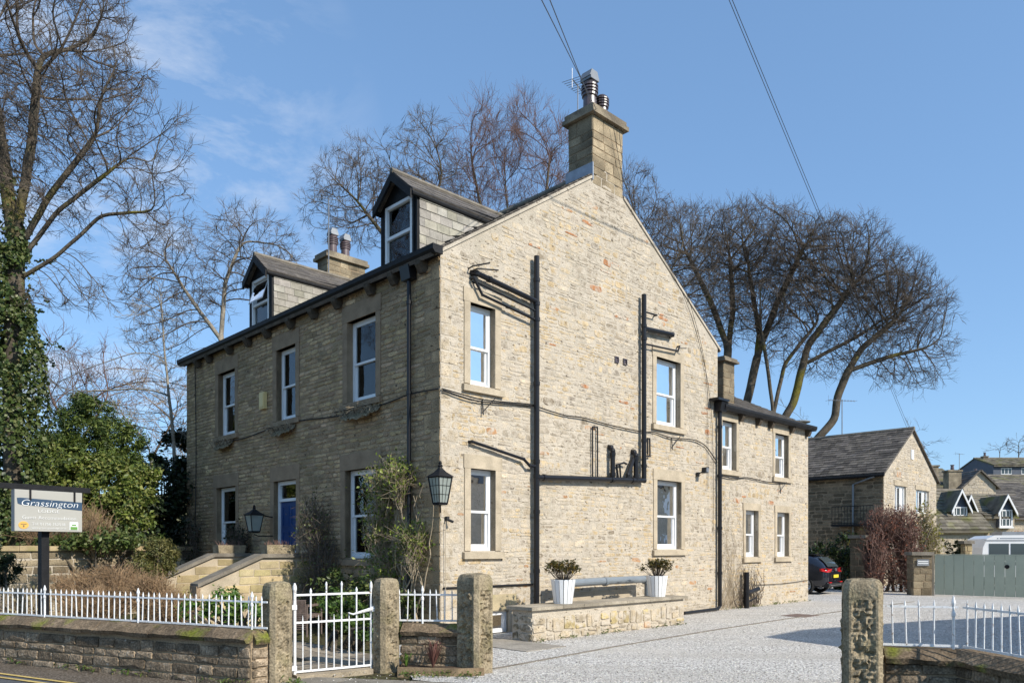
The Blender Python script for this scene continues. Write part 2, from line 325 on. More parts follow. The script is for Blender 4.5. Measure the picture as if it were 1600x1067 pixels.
# ------------------------------------------------------------------ stone laying
def stone(mb, F, u0, u1, z0, z1, proud, col, rnd=random, sq=1.0):
    w = u1 - u0; h = z1 - z0; cu = min(w * .22, .05) * sq; cz = min(h * .3, .035) * sq
    j = lambda a: rnd.uniform(-a, a); e = min(.018, h * .14) * (.5 + .5 * sq)
    ring = [(u0 + cu + j(cu * .5), z0 + j(e)), (u1 - cu + j(cu * .5), z0 + j(e)), (u1 + j(e), z0 + cz), (u1 + j(e), z1 - cz),
            (u1 - cu + j(cu * .5), z1 + j(e)), (u0 + cu + j(cu * .5), z1 + j(e)), (u0 + j(e), z1 - cz), (u0 + j(e), z0 + cz)]
    cx_, cz_ = (u0 + u1) / 2, (z0 + z1) / 2
    i_ = min(.012, h * .12)
    back = [F(u, -.012, z) for u, z in ring]
    front = [F(u + (cx_ - u) / (w / 2) * i_, proud * rnd.uniform(.7, 1.1), z + (cz_ - z) / (h / 2) * i_) for u, z in ring]
    ctr = F(cx_ + j(w * .15), proud * rnd.uniform(1.0, 1.5), cz_ + j(h * .1))
    P = back + front + [ctr]
    fs = [(i, (i + 1) % 8, 8 + (i + 1) % 8, 8 + i) for i in range(8)] + [(8 + i, 8 + (i + 1) % 8, 16) for i in range(8)]
    mb.add(P, fs, col)
def lay(length, z0, topf, rects, hr, lr, gap, u_start=0.0, jitter=0.3, split=0.0):
    """rows of stones between u_start and length under topf, keeping clear of rects; returns (u0,u1,z0,z1)"""
    out = []; z = z0; zmax = max(topf(u_start), topf(length), topf((u_start + length) / 2))
    while z < zmax:
        h = random.uniform(*hr) if random.random() < .72 or not split else random.uniform(hr[1], hr[1] * 1.55); zt = z + h
        bl = sorted((r[0], r[1]) for r in rects if min(zt, r[3]) - max(z, r[2]) > .25 * h)
        segs = []; u = u_start
        for a, b in bl:
            if a > u: segs.append((u, a))
            u = max(u, b)
        if u < length: segs.append((u, length))
        for a, b in segs:
            p = a
            while b - p > .03:
                L = random.uniform(*lr) * (1.25 if random.random() < .15 else 1)
                q = p + L
                if b - q < lr[0] * .6: q = b
                if topf(p) > zt - .02 and topf(q) > zt - .02:
                    if split and random.random() < split * (2.2 if h > .13 else 1) and h > .095:
                        mid = z + h * random.uniform(.4, .6); out.append((p + gap / 2, q - gap / 2, z + gap / 2, mid - gap / 2)); out.append((p + gap / 2, q - gap / 2, mid + gap / 2, zt - gap / 2))
                    else:
                        dz = random.uniform(-jitter, jitter) * gap
                        out.append((p + gap / 2, q - gap / 2, z + gap / 2 + dz, zt - gap / 2 + dz))
                p = q
        z = zt
    return out
def wall_mesh(mb, F, u0, u1, z0, topf, rects, depth, breaks=()):
    us = sorted(set([u0, u1, *breaks] + [r[i] for r in rects for i in (0, 1)]))
    for a, b in zip(us[:-1], us[1:]):
        if b - a < 1e-6: continue
        cuts = sorted((r[2], r[3]) for r in rects if r[0] < (a + b) / 2 < r[1]); z = z0
        for c, d in cuts:
            if c > z: mb.quad([F(a, 0, z), F(b, 0, z), F(b, 0, c), F(a, 0, c)])
            z = d
        mb.quad([F(a, 0, z), F(b, 0, z), F(b, 0, topf(b)), F(a, 0, topf(a))])
    for a, b, c, d in rects:
        for P in ([(a, c), (b, c)], [(b, c), (b, d)], [(b, d), (a, d)], [(a, d), (a, c)]):
            (p, q), (r, s) = P
            mb.quad([F(p, 0, q), F(r, 0, s), F(r, -depth, s), F(p, -depth, q)])

# ------------------------------------------------------------------ the house
house = empty("stone_house", (C0[0], C0[1], 0), TH)
tag(house, "large pale stone house with lit gable, shaded front, two dormers and lower rear wing", "house")
GF = lambda u, o, z: (u, -o, z)               # gable: local x along, outward -y
FF = lambda u, o, z: (-o, u, z)               # front: local y along, outward -x
GW, GAP, EAV, APX = 9.5, 4.75, 7.05, 10.15    # gable width, apex position, eaves, apex height
SL = (APX - EAV) / GAP
gtop = lambda u: APX - abs(u - GAP) * SL
FL = 11.8
XL = 14.9; XE = 5.50
G_WIN = [(.71, 1.35, 4.76, 6.3), (.72, 1.36, 1.61, 3.17), (6.69, 7.72, 4.69, 6.32), (6.72, 7.76, 1.64, 3.33)]
E_WIN = [(9.72, 10.46, 3.81, 5.13), (12.7, 13.55, 3.8, 5.09), (10.97, 11.69, 1.42, 2.74), (12.82, 13.58, 1.42, 2.74)]
F_WIN = [(2.05, 3.12, 4.72, 6.42), (5.32, 6.27, 4.71, 6.41), (8.54, 9.6, 4.69, 6.38), (2.05, 3.2, 1.45, 3.30), (8.5, 9.7, 1.5, 3.3)]
F_DOOR = (5.3, 6.4, 1.56, 3.27)
B_WIN = (1.12, 1.72, .0, .43)
def surround(r, j=.15, l=.26, s=.15, over=.06):
    return (r[0] - j, r[1] + j, r[2] - s, r[3] + l), [(r[0] - j - over, r[1] + j + over, r[2] - s, r[2])]
def blocked(rs, **k):
    out = []
    for r in rs:
        a, b = surround(r, **k); out.append(a); out += b
    return out
# mortar backings with openings
mb = MB(); wall_mesh(mb, GF, 0, GW, -.1, gtop, G_WIN + [B_WIN], .24, (GAP,)); gable = mb.build("gable_wall", M['gmortar'], house)
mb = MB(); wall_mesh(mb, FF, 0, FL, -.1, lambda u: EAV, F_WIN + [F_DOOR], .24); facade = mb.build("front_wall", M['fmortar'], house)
mb = MB(); wall_mesh(mb, GF, GW, XL, -.1, lambda u: XE, E_WIN, .24)
mb.quad([(XL, 0, -.1), (XL, 6, -.1), (XL, 6, XE), (XL, 3, XE + 1.45), (XL, 0, XE)])
mb.quad([(XL, 6, -.1), (GW, 6, -.1), (GW, 6, XE), (XL, 6, XE)])
wing = mb.build("rear_wing_wall", M['gmortar'], house)
mb = MB(); mb.quad([(0, FL, -.1), (GW, FL, -.1), (GW, FL, EAV), (GAP, FL, APX), (0, FL, EAV)]); mb.quad([(GW, 0, -.1), (GW, FL, -.1), (GW, FL, EAV), (GW, 0, EAV)])
mb.build("far_wall", M['fmortar'], house)
# stones
def gcol(u=None, z=0):
    r = random.random()
    if u is not None:
        n_ = mnoise.noise((u * .9, z * .9, 4.0)) + random.gauss(0, .18)
        if n_ > .30: k = random.uniform(.85, 1.08); return (k * 1.03, k * .93, k * .74)
        if n_ < -.34: k = random.uniform(.66, .9); return (k * .99, k * .99, k)
    if r < .62: k = random.uniform(.88, 1.15); return (k, k * .985, k * .95)
    if r < .84: k = random.uniform(.72, .95); return (k * .98, k * .99, k * 1.03)
    if r < .955: k = random.uniform(.88, 1.08); return (k * 1.05, k * .97, k * .8)
    if r < .985: k = random.uniform(.52, .7); return (k, k * .97, k * .93)
    return (.86, .58, .40)
def fcol():
    k = random.uniform(.78, 1.25) if random.random() < .93 else random.uniform(1.25, 1.6); return (k, k * random.uniform(.95, 1.01), k * random.uniform(.86, 1.0))
jobs = []
quo = []; z = -.05; j = 0
while z < EAV - .25:
    h = random.uniform(.2, .3); a, b = (.44, .26) if j % 2 else (.26, .44); quo.append((z, z + h, a + random.uniform(-.05, .05), b + random.uniform(-.05, .05))); z += h; j += 1
gb = blocked(G_WIN) + [(-.01, q[2], q[0], q[1]) for q in quo] + [(B_WIN[0] - .2, B_WIN[1] + .2, -.2, .75)]
for s in lay(GW, -.06, lambda u: gtop(u) - .05, gb, (.055, .125), (.12, .42), .013, .0, 1.0, .22): jobs.append((s, GF, gable, gcol(s[0], s[2]), random.uniform(.0, .009), M['gstone']))
for s in lay(XL, -.06, lambda u: XE - .02, blocked(E_WIN), (.065, .125), (.14, .42), .013, GW, 1.0, .2): jobs.append((s, GF, wing, gcol(s[0], s[2]), random.uniform(.0, .009), M['gstone']))
fb = blocked(F_WIN) + [surround(F_DOOR)[0]] + [(-.01, q[3], q[0], q[1]) for q in quo]
for q in quo:
    k = random.uniform(.86, 1.08); ms = MB(); stone(ms, GF, .004, q[2] - .006, q[0] + .005, q[1] - .005, .007, (k, k * .98, k * .93), sq=.2); ms.build('quoin', M['gstone'], gable)
    k = random.uniform(.8, 1.15); ms = MB(); stone(ms, FF, .004, q[3] - .006, q[0] + .005, q[1] - .005, .009, (k, k * .97, k * .92), sq=.2); ms.build('quoin', M['fstone'], facade)
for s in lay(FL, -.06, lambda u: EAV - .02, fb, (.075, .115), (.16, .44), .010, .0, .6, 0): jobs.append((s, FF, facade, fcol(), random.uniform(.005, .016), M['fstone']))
# a few orange stones picked out on the gable
accents = [(3.05, 5.95), (3.42, 8.4), (2.3, 7.85), (4.2, 8.75), (4.65, 7.9), (4.6, 7.45), (5.35, 6.95), (4.95, 8.15), (7.0, 7.35), (8.9, 5.35), (8.95, 5.2), (4.15, 5.2), (5.5, 5.0), (7.6, 4.2), (10.4, 3.0), (10.8, 3.12), (12.3, 2.95), (13.4, 3.0), (12.9, 3.35), (8.9, 4.7)]
for i, (s, F_, par, col, pr, m_) in enumerate(jobs):
    if F_ is GF and any(s[0] - .02 < a < s[1] + .02 and s[2] - .01 < b < s[3] + .01 for a, b in accents) and s[1] - s[0] < .42:
        jobs[i] = (s, F_, par, (.85, .47, .29), pr + .004, m_)
def parea(j):
    (a, b, c, d), F_ = j[0], j[1]; x, y, _ = F_((a + b) / 2, 0, c); w = loc2w(x, y); dist = w.y
    return (b - a) * (d - c) / dist ** 2
order = sorted(range(len(jobs)), key=lambda i: -parea(jobs[i])); big = set(order[:300]); rest = {}
for i, (s, F_, par, col, pr, m_) in enumerate(jobs):
    if i in big:
        m_b = MB(); stone(m_b, F_, *s, pr, col); m_b.build("stone", m_, par)
    else:
        stone(rest.setdefault(par.name, (MB(), m_, par))[0], F_, *s, pr, col)
for k, (m_b, m_, par) in rest.items(): m_b.build("stone_facing", m_, par, kind="stuff")
# windows
def wbox(mb, F, u0, u1, o0, o1, z0, z1, col=None): mb.box((u0, o0, z0), (u1, o1, z1), col, F)
def frame4(mb, F, u0, u1, z0, z1, o0, o1, w, wb=None):
    wb = wb or w
    wbox(mb, F, u0, u0 + w, o0, o1, z0, z1); wbox(mb, F, u1 - w, u1, o0, o1, z0, z1)
    wbox(mb, F, u0 + w, u1 - w, o0, o1, z1 - w, z1); wbox(mb, F, u0 + w, u1 - w, o0, o1, z0, z0 + wb)
def room(F, r, par, depth=1.3):
    a, b, c, d = r; m_ = MB(); o0, o1 = -.245, -.245 - depth; e = .35
    A, B, Cc, D = a - e, b + e, c - .3, d + .2
    for P in ([(A, o1, Cc), (B, o1, Cc), (B, o1, D), (A, o1, D)], [(A, o0, Cc), (A, o1, Cc), (A, o1, D), (A, o0, D)], [(B, o0, Cc), (B, o1, Cc), (B, o1, D), (B, o0, D)],
              [(A, o0, Cc), (B, o0, Cc), (B, o1, Cc), (A, o1, Cc)], [(A, o0, D), (B, o0, D), (B, o1, D), (A, o1, D)],
              [(A, o0, Cc), (a, o0, Cc), (a, o0, D), (A, o0, D)], [(b, o0, Cc), (B, o0, Cc), (B, o0, D), (b, o0, D)], [(a, o0, Cc), (b, o0, Cc), (b, o0, c), (a, o0, c)], [(a, o0, d), (b, o0, d), (b, o0, D), (a, o0, D)]):
        m_.quad([F(*p) for p in P])
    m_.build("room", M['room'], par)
def drape(F, u0, u1, z0, z1, o, par, m_='curtain', waves=6):
    m_b = MB(); n = waves * 4; us = np.linspace(u0, u1, n + 1); os_ = o + .025 * np.sin(np.arange(n + 1) * math.pi / 2)
    for i in range(n): m_b.quad([F(us[i], os_[i], z0), F(us[i + 1], os_[i + 1], z0), F(us[i + 1], os_[i + 1], z1), F(us[i], os_[i], z1)])
    m_b.build("curtain", M[m_], par)
def sash_window(F, r, par, dress, lintel=.26, jw=.15, sill=.15, drapes=None, meet=.52, sills=True, blinds=False):
    a, b, c, d = r; m_ = MB(); frame4(m_, F, a + .002, b - .002, c + .002, d - .002, -.215, -.13, .055, .05)
    w = m_.build("window", M['white'], par)
    zm = c + (d - c) * (1 - meet)
    m_ = MB(); frame4(m_, F, a + .057, b - .057, zm - .02, d - .057, -.175, -.140, .045); m_.build("sash", M['white'], w)
    m_ = MB(); frame4(m_, F, a + .057, b - .057, c + .052, zm + .025, -.212, -.178, .045, .075); m_.build("sash", M['white'], w)
    m_ = MB(); wbox(m_, F, a + .1, b - .1, -.160, -.156, zm + .02, d - .1); m_.build("pane", M['glass'], w)
    m_ = MB(); wbox(m_, F, a + .1, b - .1, -.197, -.193, c + .12, zm - .015); m_.build("pane", M['glass'], w)
    pr = .02
    m_ = MB(); wbox(m_, F, a - jw - .02, b + jw + .02, -.12, pr + .006, d, d + lintel); m_.build("lintel", dress, w)
    for x0, x1 in ((a - jw, a), (b, b + jw)):
        m_ = MB(); zz = c
        while zz < d - .01:
            z2 = min(d, zz + random.uniform(.5, .9)); z2 = d if d - z2 < .25 else z2
            wbox(m_, F, x0, x1, -.12, pr + random.uniform(0, .003), zz + .002, z2 - .002); zz = z2
        m_.build("jamb", dress, w)
    if sills:
        m_ = MB(); P = [(-.125, c - sill), (.075, c - sill), (.075, c - .03), (-.125, c + .001)]
        m_.prism(P, a - jw - .05, b + jw + .05, lambda o, z, u: F(u, o, z)); m_.build("sill", dress, w)
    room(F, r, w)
    if drapes:
        for p, q in drapes: drape(F, a + (b - a) * p, a + (b - a) * q, c + .05, d - .05, -.27, w)
    if blinds:
        for k in range(9):
            u = a + .1 + (b - a - .2) * k / 8; m_ = MB(); wbox(m_, F, u - .03, u + .03, -.245, -.24, c + .1, d - .08); m_.build("blind_slat", M['blind'], w)
    return w
sash_window(GF, G_WIN[0], gable, M['dress'], drapes=[(.55, .72)])
sash_window(GF, G_WIN[1], gable, M['dress'], drapes=[(.62, .78)])
sash_window(GF, G_WIN[2], gable, M['dress'], drapes=[(.02, .38)])
sash_window(GF, G_WIN[3], gable, M['dress'], blinds=True)
for r in E_WIN: sash_window(GF, r, wing, M['dress'], drapes=[(.1, .3)], lintel=.2, jw=.13)
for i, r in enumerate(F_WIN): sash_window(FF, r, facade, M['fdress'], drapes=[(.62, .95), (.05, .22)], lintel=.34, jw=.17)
# basement window in a rendered panel
m_ = MB(); wbox(m_, GF, B_WIN[0] - .2, B_WIN[1] + .2, -.1, .02, .45, .76); m_.build("basement_lintel", M['warm'], gable)
m_ = MB(); wbox(m_, GF, B_WIN[1], B_WIN[1] + .18, -.1, .018, -.08, .448); wbox(m_, GF, B_WIN[0] - .18, B_WIN[0], -.1, .018, -.08, .448); m_.build("basement_jamb", M['dress'], gable)
m_ = MB(); frame4(m_, GF, B_WIN[0] + .002, B_WIN[1] - .002, .01, .428, -.14, -.06, .075); w = m_.build("basement_window", M['white'], gable)
m_ = MB(); wbox(m_, GF, B_WIN[0] + .07, B_WIN[1] - .07, -.10, -.095, .08, .36); m_.build("pane", M['glass'], w); room(GF, B_WIN, w)
# door
a, b, c, d = F_DOOR
m_ = MB(); zt = c + 1.22
frame4(m_, FF, a + .002, b - .002, c + .002, d - .002, -.20, -.10, .09, .04); wbox(m_, FF, a + .09, b - .09, -.20, -.09, zt, zt + .07)
dr = m_.build("door_frame", M['white'], facade)
m_ = MB(); wbox(m_, FF, a + .09, b - .09, -.18, -.135, c + .04, zt)
for u0, u1 in ((a + .18, a + .50), (b - .50, b - .18)):
    for z0, z1 in ((c + .14, c + .52), (c + .62, c + 1.12)): frame4(m_, FF, u0, u1, z0, z1, -.14, -.122, .035)
m_.build("door_leaf", M['door'], dr)
m_ = MB(); wbox(m_, FF, a + .09, b - .09, -.16, -.156, zt + .07, d - .09); m_.build("pane", M['glass'], dr); room(FF, (a, b, zt - .1, d), dr)
m_ = MB(); wbox(m_, FF, a - .17, b + .17, -.12, .026, d, d + .34); m_.build("lintel", M['fdress'], dr)
for x0, x1 in ((a - .17, a), (b, b + .17)): m_ = MB(); wbox(m_, FF, x0, x1, -.12, .02, c, d - .002); m_.build("jamb", M['fdress'], dr)
m_ = MB(); m_.lathe((.115, a + .17, c + .6), [(.02, 0), (.03, .02), (.02, .04)], 8); m_.build("handle", M['alu'], dr)
m_ = MB(); wbox(m_, FF, a - .14, a - .06, .02, .06, c + .45, c + .6); m_.build("keypad", M['alu'], facade)

# roof of the main house
TK = .07
def slab(mb, p0, p1, p2, p3, t):
    P = [np.array(p, float) for p in (p0, p1, p2, p3)]; n = np.cross(P[1] - P[0], P[3] - P[0]); n /= np.linalg.norm(n)
    if n[2] < 0: n = -n
    Q = P + [p + n * t for p in P]
    mb.add(Q, [(0, 3, 2, 1), (4, 5, 6, 7), (0, 1, 5, 4), (1, 2, 6, 5), (2, 3, 7, 6), (3, 0, 4, 7)])
def slates(mb, o, du, dv, lu, lv, w, h, t=.012, lift=.02, cols=(.75, 1.2)):
    """courses of slates on a slope: du along the eave, dv up the slope (unit vectors)"""
    o, du, dv = (np.array(x, float) for x in (o, du, dv)); n = np.cross(du, dv); n /= np.linalg.norm(n)
    if n[2] < 0: n = -n
    j = 0; v = 0.0
    while v < lv - .02:
        hh = min(h * 1.35, lv - v); u = -(w * .5) * (j % 2)
        while u < lu:
            ww = w * random.uniform(.85, 1.15); a, b = max(u, 0), min(u + ww, lu)
            if b - a > .02:
                k = random.uniform(*cols); L = lift * random.uniform(.8, 1.25)
                P = [o + du * (a + .003) + dv * v + n * L, o + du * (b - .003) + dv * v + n * L, o + du * (b - .003) + dv * (v + hh) + n * .002, o + du * (a + .003) + dv * (v + hh) + n * .002]
                Q = [p + n * t for p in P]
                mb.add(P + Q, [(4, 5, 6, 7), (0, 1, 5, 4), (1, 2, 6, 5), (3, 0, 4, 7)], (k, k, k * random.uniform(.95, 1.03)))
            u += ww
        v += h; j += 1
ru = np.array([math.cos(math.atan(SL)), 0, math.sin(math.atan(SL))])
m_ = MB(); slab(m_, (-.18, .006, EAV - .18 * SL), (-.18, FL + .05, EAV - .18 * SL), (GAP, FL + .05, APX), (GAP, .006, APX), TK)
slab(m_, (GW + .15, .006, EAV - .15 * SL), (GW + .15, FL + .05, EAV - .15 * SL), (GAP, FL + .05, APX), (GAP, .006, APX), TK)
roof = m_.build("roof", M['slate'], house)
m_ = MB(); Ls = math.hypot(GAP + .18, (GAP + .18) * SL)
slates(m_, (-.2, -.02, EAV - .2 * SL + TK * 1.15), (0, 1, 0), ru, FL + .08, Ls - .55, .3, .26); m_.build("slate_courses", M['slate'], roof, kind="stuff")
m_ = MB(); m_.tube([(GAP, .75, APX + .09), (GAP, FL + .05, APX + .09)], .09, 8); m_.build("ridge", M['slab'], roof)
# pale verge strips up the gable edges
for sgn in (-1, 1):
    m_ = MB(); u1 = -.12 if sgn < 0 else GW + .12
    P = lambda u, o, dz: (u, -o, gtop(u) + dz); uc = 4.27 if sgn < 0 else 5.40
    m_.add([P(uc, -.004, -.005), P(u1, -.004, -.005), P(u1, -.004, .06), P(uc, -.004, .06), P(uc, .03, -.005), P(u1, .03, -.005), P(u1, .03, .06), P(uc, .03, .06)],
           [(0, 3, 2, 1), (4, 5, 6, 7), (0, 1, 5, 4), (1, 2, 6, 5), (2, 3, 7, 6), (3, 0, 4, 7)]); m_.build("verge", M['gmortar'], roof)
# front gutter and corbels
m_ = MB(); prof = [(.02, -.02), (.20, -.02), (.25, .04), (.25, .13), (.02, .13)]
m_.prism(prof, -.1, FL + .1, lambda o, z, u: FF(u, o, EAV - .05 + z)); m_.build("gutter", M['blackmatt'], house)
for u in (10.77, 9.99, 8.69, 7.61, 6.57, 5.4, 4.36, 3.37, 2.12, 1.31, .42):
    m_ = MB(); m_.prism([(-.05, -.09), (.06, -.30), (.12, -.30), (.21, -.16), (.21, -.075), (-.05, -.075)], u - .075, u + .075, lambda o, z, q: FF(q, o, EAV + z)); m_.build("corbel", M['corbel'], house)
m_ = MB(); m_.tube([FF(.83, .09, z) for z in (EAV - .33, 3.5, .05)], .042, 10)
for z in (6.3, 4.6, 2.9, 1.2): m_.tube([FF(.83, .09, z - .03), FF(.83, .09, z + .03)], .053, 10)
m_.prism([(.02, -.33), (.17, -.33), (.22, -.08), (.02, -.08)], .69, .97, lambda o, z, u: FF(u, o, EAV + z)); m_.build("downpipe", M['black'], house, smooth=False)
# dormers
def dormer(s0, s1, open_sash):
    sm = (s0 + s1) / 2; zc = 8.42; zr = 8.88; xf = .02; zb = EAV + .03
    m_ = MB()                                                       # dark timber front with a window opening
    fo = lambda u, o, z: FF(u, o, z)
    ww0, ww1, wz0, wz1 = s0 + .11, s1 - .11, zb + .06, zc - .02
    wbox(m_, FF, s0, ww0, -.14, -xf, zb, zc); wbox(m_, FF, ww1, s1, -.14, -xf, zb, zc); wbox(m_, FF, ww0, ww1, -.14, -xf, wz1, zc); wbox(m_, FF, ww0, ww1, -.14, -xf, zb, wz0)
    m_.prism([(s0, zc), (s1, zc), (sm, zr)], -.14, -xf, lambda u, z, o: FF(u, o, z))
    dm = m_.build("dormer", M['blackmatt'], house)
    m_ = MB(); frame4(m_, FF, ww0, ww1, wz0, wz1, -.12, -.012, .06, .07); zmid = (wz0 + wz1) / 2; wbox(m_, FF, ww0 + .06, ww1 - .06, -.1, -.02, zmid - .03, zmid + .03)
    m_.build("window_frame", M['white'], dm)
    m_ = MB(); wbox(m_, FF, ww0 + .06, ww1 - .06, -.075, -.070, wz0 + .07, zmid - .03); m_.build("pane", M['glass'], dm)
    if open_sash:
        m_ = MB(); t0 = lambda u, o, z: FF(u, -.06 + (zmid - z) * -.0 + (1 - (wz1 - z) / (wz1 - zmid)) * 0 + .20 * (wz1 - .06 - z) / (wz1 - zmid), z)
        frame4(m_, t0, ww0 + .06, ww1 - .06, zmid + .02, wz1 - .06, -.03, .02, .05); m_.build("open_sash", M['white'], dm)
        m_ = MB(); m_.quad([t0(u, 0, z) for u, z in ((ww0 + .1, zmid + .06), (ww1 - .1, zmid + .06), (ww1 - .1, wz1 - .1), (ww0 + .1, wz1 - .1))]); m_.build("pane", M['glass'], dm)
    else:
        m_ = MB(); wbox(m_, FF, ww0 + .06, ww1 - .06, -.075, -.070, zmid + .03, wz1 - .06); m_.build("pane", M['glass'], dm)
    m_ = MB()                                                       # dark room behind
    e = .3; X0, X1 = .145, 1.3
    A, B = s0 + .06, s1 - .06
    for P in ([(X1, A, zb), (X1, B, zb), (X1, B, zc), (X1, A, zc)], [(X0, A, zb), (X1, A, zb), (X1, A, zc), (X0, A, zc)], [(X0, B, zb), (X1, B, zb), (X1, B, zc), (X0, B, zc)], [(X0, A, zc), (X1, A, zc), (X1, B, zc), (X0, B, zc)], [(X0, A, zb), (X1, A, zb), (X1, B, zb), (X0, B, zb)]): m_.quad(P)
    m_.build("room", M['room'], dm)
    drape(FF, ww0 + .1, ww0 + .3, wz0, wz1, -.3, dm)
    te = (zc - EAV) / SL
    for sy, out in ((s0, -1), (s1, 1)):                             # cheeks
        m_ = MB(); P = [(.02, EAV), (te + .15, EAV + (te + .15) * SL), (te + .15, zc), (.02, zc)]
        m_.prism(P, sy + .05, sy - .05, lambda x, z, e_: (x, e_, z)); ck = m_.build("cheek", M['blackmatt'], dm)
        y0 = sy + out * .055; z = EAV - .1; j = 0
        if out < 0:
            while z < zc - .03:
                x = .06 - (j % 2) * .14; zt = min(z + .165, zc)
                while x < te:
                    w = random.uniform(.24, .32); a_, b_ = max(x, .06), x + w - .006
                    roofz = lambda q: EAV + TK * 1.6 + q * SL
                    if zt > roofz(a_) + .02 and b_ - a_ > .04:
                        zl0, zl1 = max(z, roofz(a_)), max(z, roofz(b_)); b2 = b_
                        if roofz(b_) > zt: b2 = (zt - EAV - TK * 1.6) / SL; zl1 = zt - .002
                        if b2 - a_ > .03:
                            ms = MB(); k = random.uniform(.78, 1.12); q = (k, k * random.uniform(.96, 1.0), k * random.uniform(.9, 1.0)); tl = random.uniform(.008, .016)
                            ms.prism([(a_, zl0), (b2, zl1), (b2, zt + .012), (a_, zt + .012)], 0, 1, lambda x_, z_, e_: (x_, y0 - e_ * .012 - tl * (1 - (z_ - z) / .17), z_), q); ms.build("slate", M['cheek'], ck)
                    x += w
                z += .165; j += 1
    # roof with overhang
    ov = .13; tr = (zr - EAV) / SL + .1
    for sg in (-1, 1):
        ye = sm + sg * ((s1 - s0) / 2 + .08); ze = zr - (zr - zc) / ((s1 - s0) / 2) * ((s1 - s0) / 2 + .08)
        xe = (ze - EAV) / SL + .1
        m_ = MB(); slab(m_, (-ov, ye, ze), (xe, ye, ze), (tr, sm, zr), (-ov, sm, zr), .06); rf = m_.build("dormer_roof", M['slate'], dm)
        m_ = MB(); d_ = np.array((0, sm - ye, zr - ze)); L_ = np.linalg.norm(d_)
        slates(m_, (-ov - .02, ye, ze + .055), (1, 0, 0), d_ / L_, xe + ov, L_, .28, .22, .01, .014); m_.build("slate_courses", M['slate'], rf, kind="stuff")
        m_ = MB(); m_.prism([(ye, ze - .13), (sm, zr - .13), (sm, zr + .05), (ye, ze + .05)], -ov - .035, -ov + .01, lambda y, z, x: (x, y, z)); m_.build("bargeboard", M['blackmatt'], dm)
        m_ = MB(); m_.tube([(-ov, ye, ze - .02), (xe - .1, ye, ze - .02)], .045, 8); m_.build("dormer_gutter", M['blackmatt'], dm)
    m_ = MB(); m_.tube([(-ov - .03, sm, zr + .07), (tr, sm, zr + .07)], .06, 6); m_.build("dormer_ridge", M['slab'], dm)
dormer(.77, 1.87, False); dormer(6.6, 7.72, True)

# chimneys
def chimney(x0, x1, y0, y1, zb, zt, pots, potmat, name="chimney", capz=.16, mat_='chim', lit=None):
    m_ = MB(); m_.box((x0 + .012, y0 + .012, zb), (x1 - .012, y1 - .012, zt)); ch = m_.build(name, M['fmortar'], house)
    z = zb; 
    while z < zt - .05:
        h = random.uniform(.17, .27); h = zt - z if zt - z - h < .12 else h
        for side in range(4):
            Fs = [lambda u, o, zz: (x0 + u, y0 - o, zz), lambda u, o, zz: (x0 - o, y0 + u, zz), lambda u, o, zz: (x1 - u, y1 + o, zz), lambda u, o, zz: (x1 + o, y1 - u, zz)][side]
            L = (x1 - x0) if side % 2 == 0 else (y1 - y0); u = 0
            while u < L - .01:
                w = random.uniform(.3, .55); w = L - u if L - u - w < .2 else w
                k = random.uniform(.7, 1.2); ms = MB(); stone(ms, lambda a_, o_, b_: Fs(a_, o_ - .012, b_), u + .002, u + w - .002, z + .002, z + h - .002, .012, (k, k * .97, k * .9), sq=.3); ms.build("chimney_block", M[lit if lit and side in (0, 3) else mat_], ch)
                u += w
        z += h
    m_ = MB(); m_.box((x0 - .1, y0 - .1, zt), (x1 + .1, y1 + .1, zt + capz * .6)); m_.prism([(x0 - .06, y0 - .06), (x1 + .06, y0 - .06), (x1 + .06, y1 + .06), (x0 - .06, y1 + .06)], zt + capz * .6 - .001, zt + capz * 1.3, lambda p, q, e: (p, q, e)); m_.build("chimney_cap", M['chim'], ch)
    for px, py, h, r, kind in pots:
        m_ = MB(); zb_ = zt + capz * 1.2
        pr = [(r * 1.15, 0), (r * 1.15, .05), (r, .07), (r * .92, h * .52), (r * 1.12, h * .54), (r * 1.12, h * .6), (r * .98, h * .61)]
        for k in range(3): pr += [(r * .98, h * (.62 + k * .085)), (r * 1.22, h * (.63 + k * .085)), (r * 1.22, h * (.67 + k * .085)), (r * .98, h * (.68 + k * .085))]
        pr += [(r * 1.05, h * .9), (r * .7, h * .97), (r * .2, h)]
        m_.lathe((px, py, zb_), pr, 18); pt = m_.build("chimney_pot", potmat, ch)
        if kind:
            m_ = MB(); m_.box((px - r * .9, py - r * 1.0, zb_ + h * .95), (px + r * .9, py + r * 1.0, zb_ + h * 1.03)); m_.prism([(-r, .0), (r, 0), (r * .6, .16), (-r * .6, .16)], py - r * .9, py + r * .9, lambda p, z, e: (px + p, e, zb_ + h * 1.02 + z)); m_.build("cowl", M['alu'], pt)
    return ch
ch1 = chimney(4.30, 5.38, -.006, .72, 9.72, 11.27, [(4.62, .35, .82, .16, True), (5.05, .35, .66, .14, False)], M['pot'], lit='chimlit')
m_ = MB(); m_.prism([(-.02, gtop(4.28) - .05), (.78, gtop(4.28) - .05), (.78, gtop(4.28) + .34), (-.02, gtop(4.28) + .34)], 4.26, 4.29, lambda y, z, x: (x, y - .02, z)); m_.build("flashing", M['lead'], ch1)
chimney(4.24, 5.68, 11.1, 11.75, 9.3, 11.12, [(4.62, 11.42, .72, .15, True), (5.1, 11.42, .66, .15, True)], M['redpot'])
chimney(10.75, 11.35, .55, 1.1, 5.6, 7.0, [], M['pot'], capz=.1)
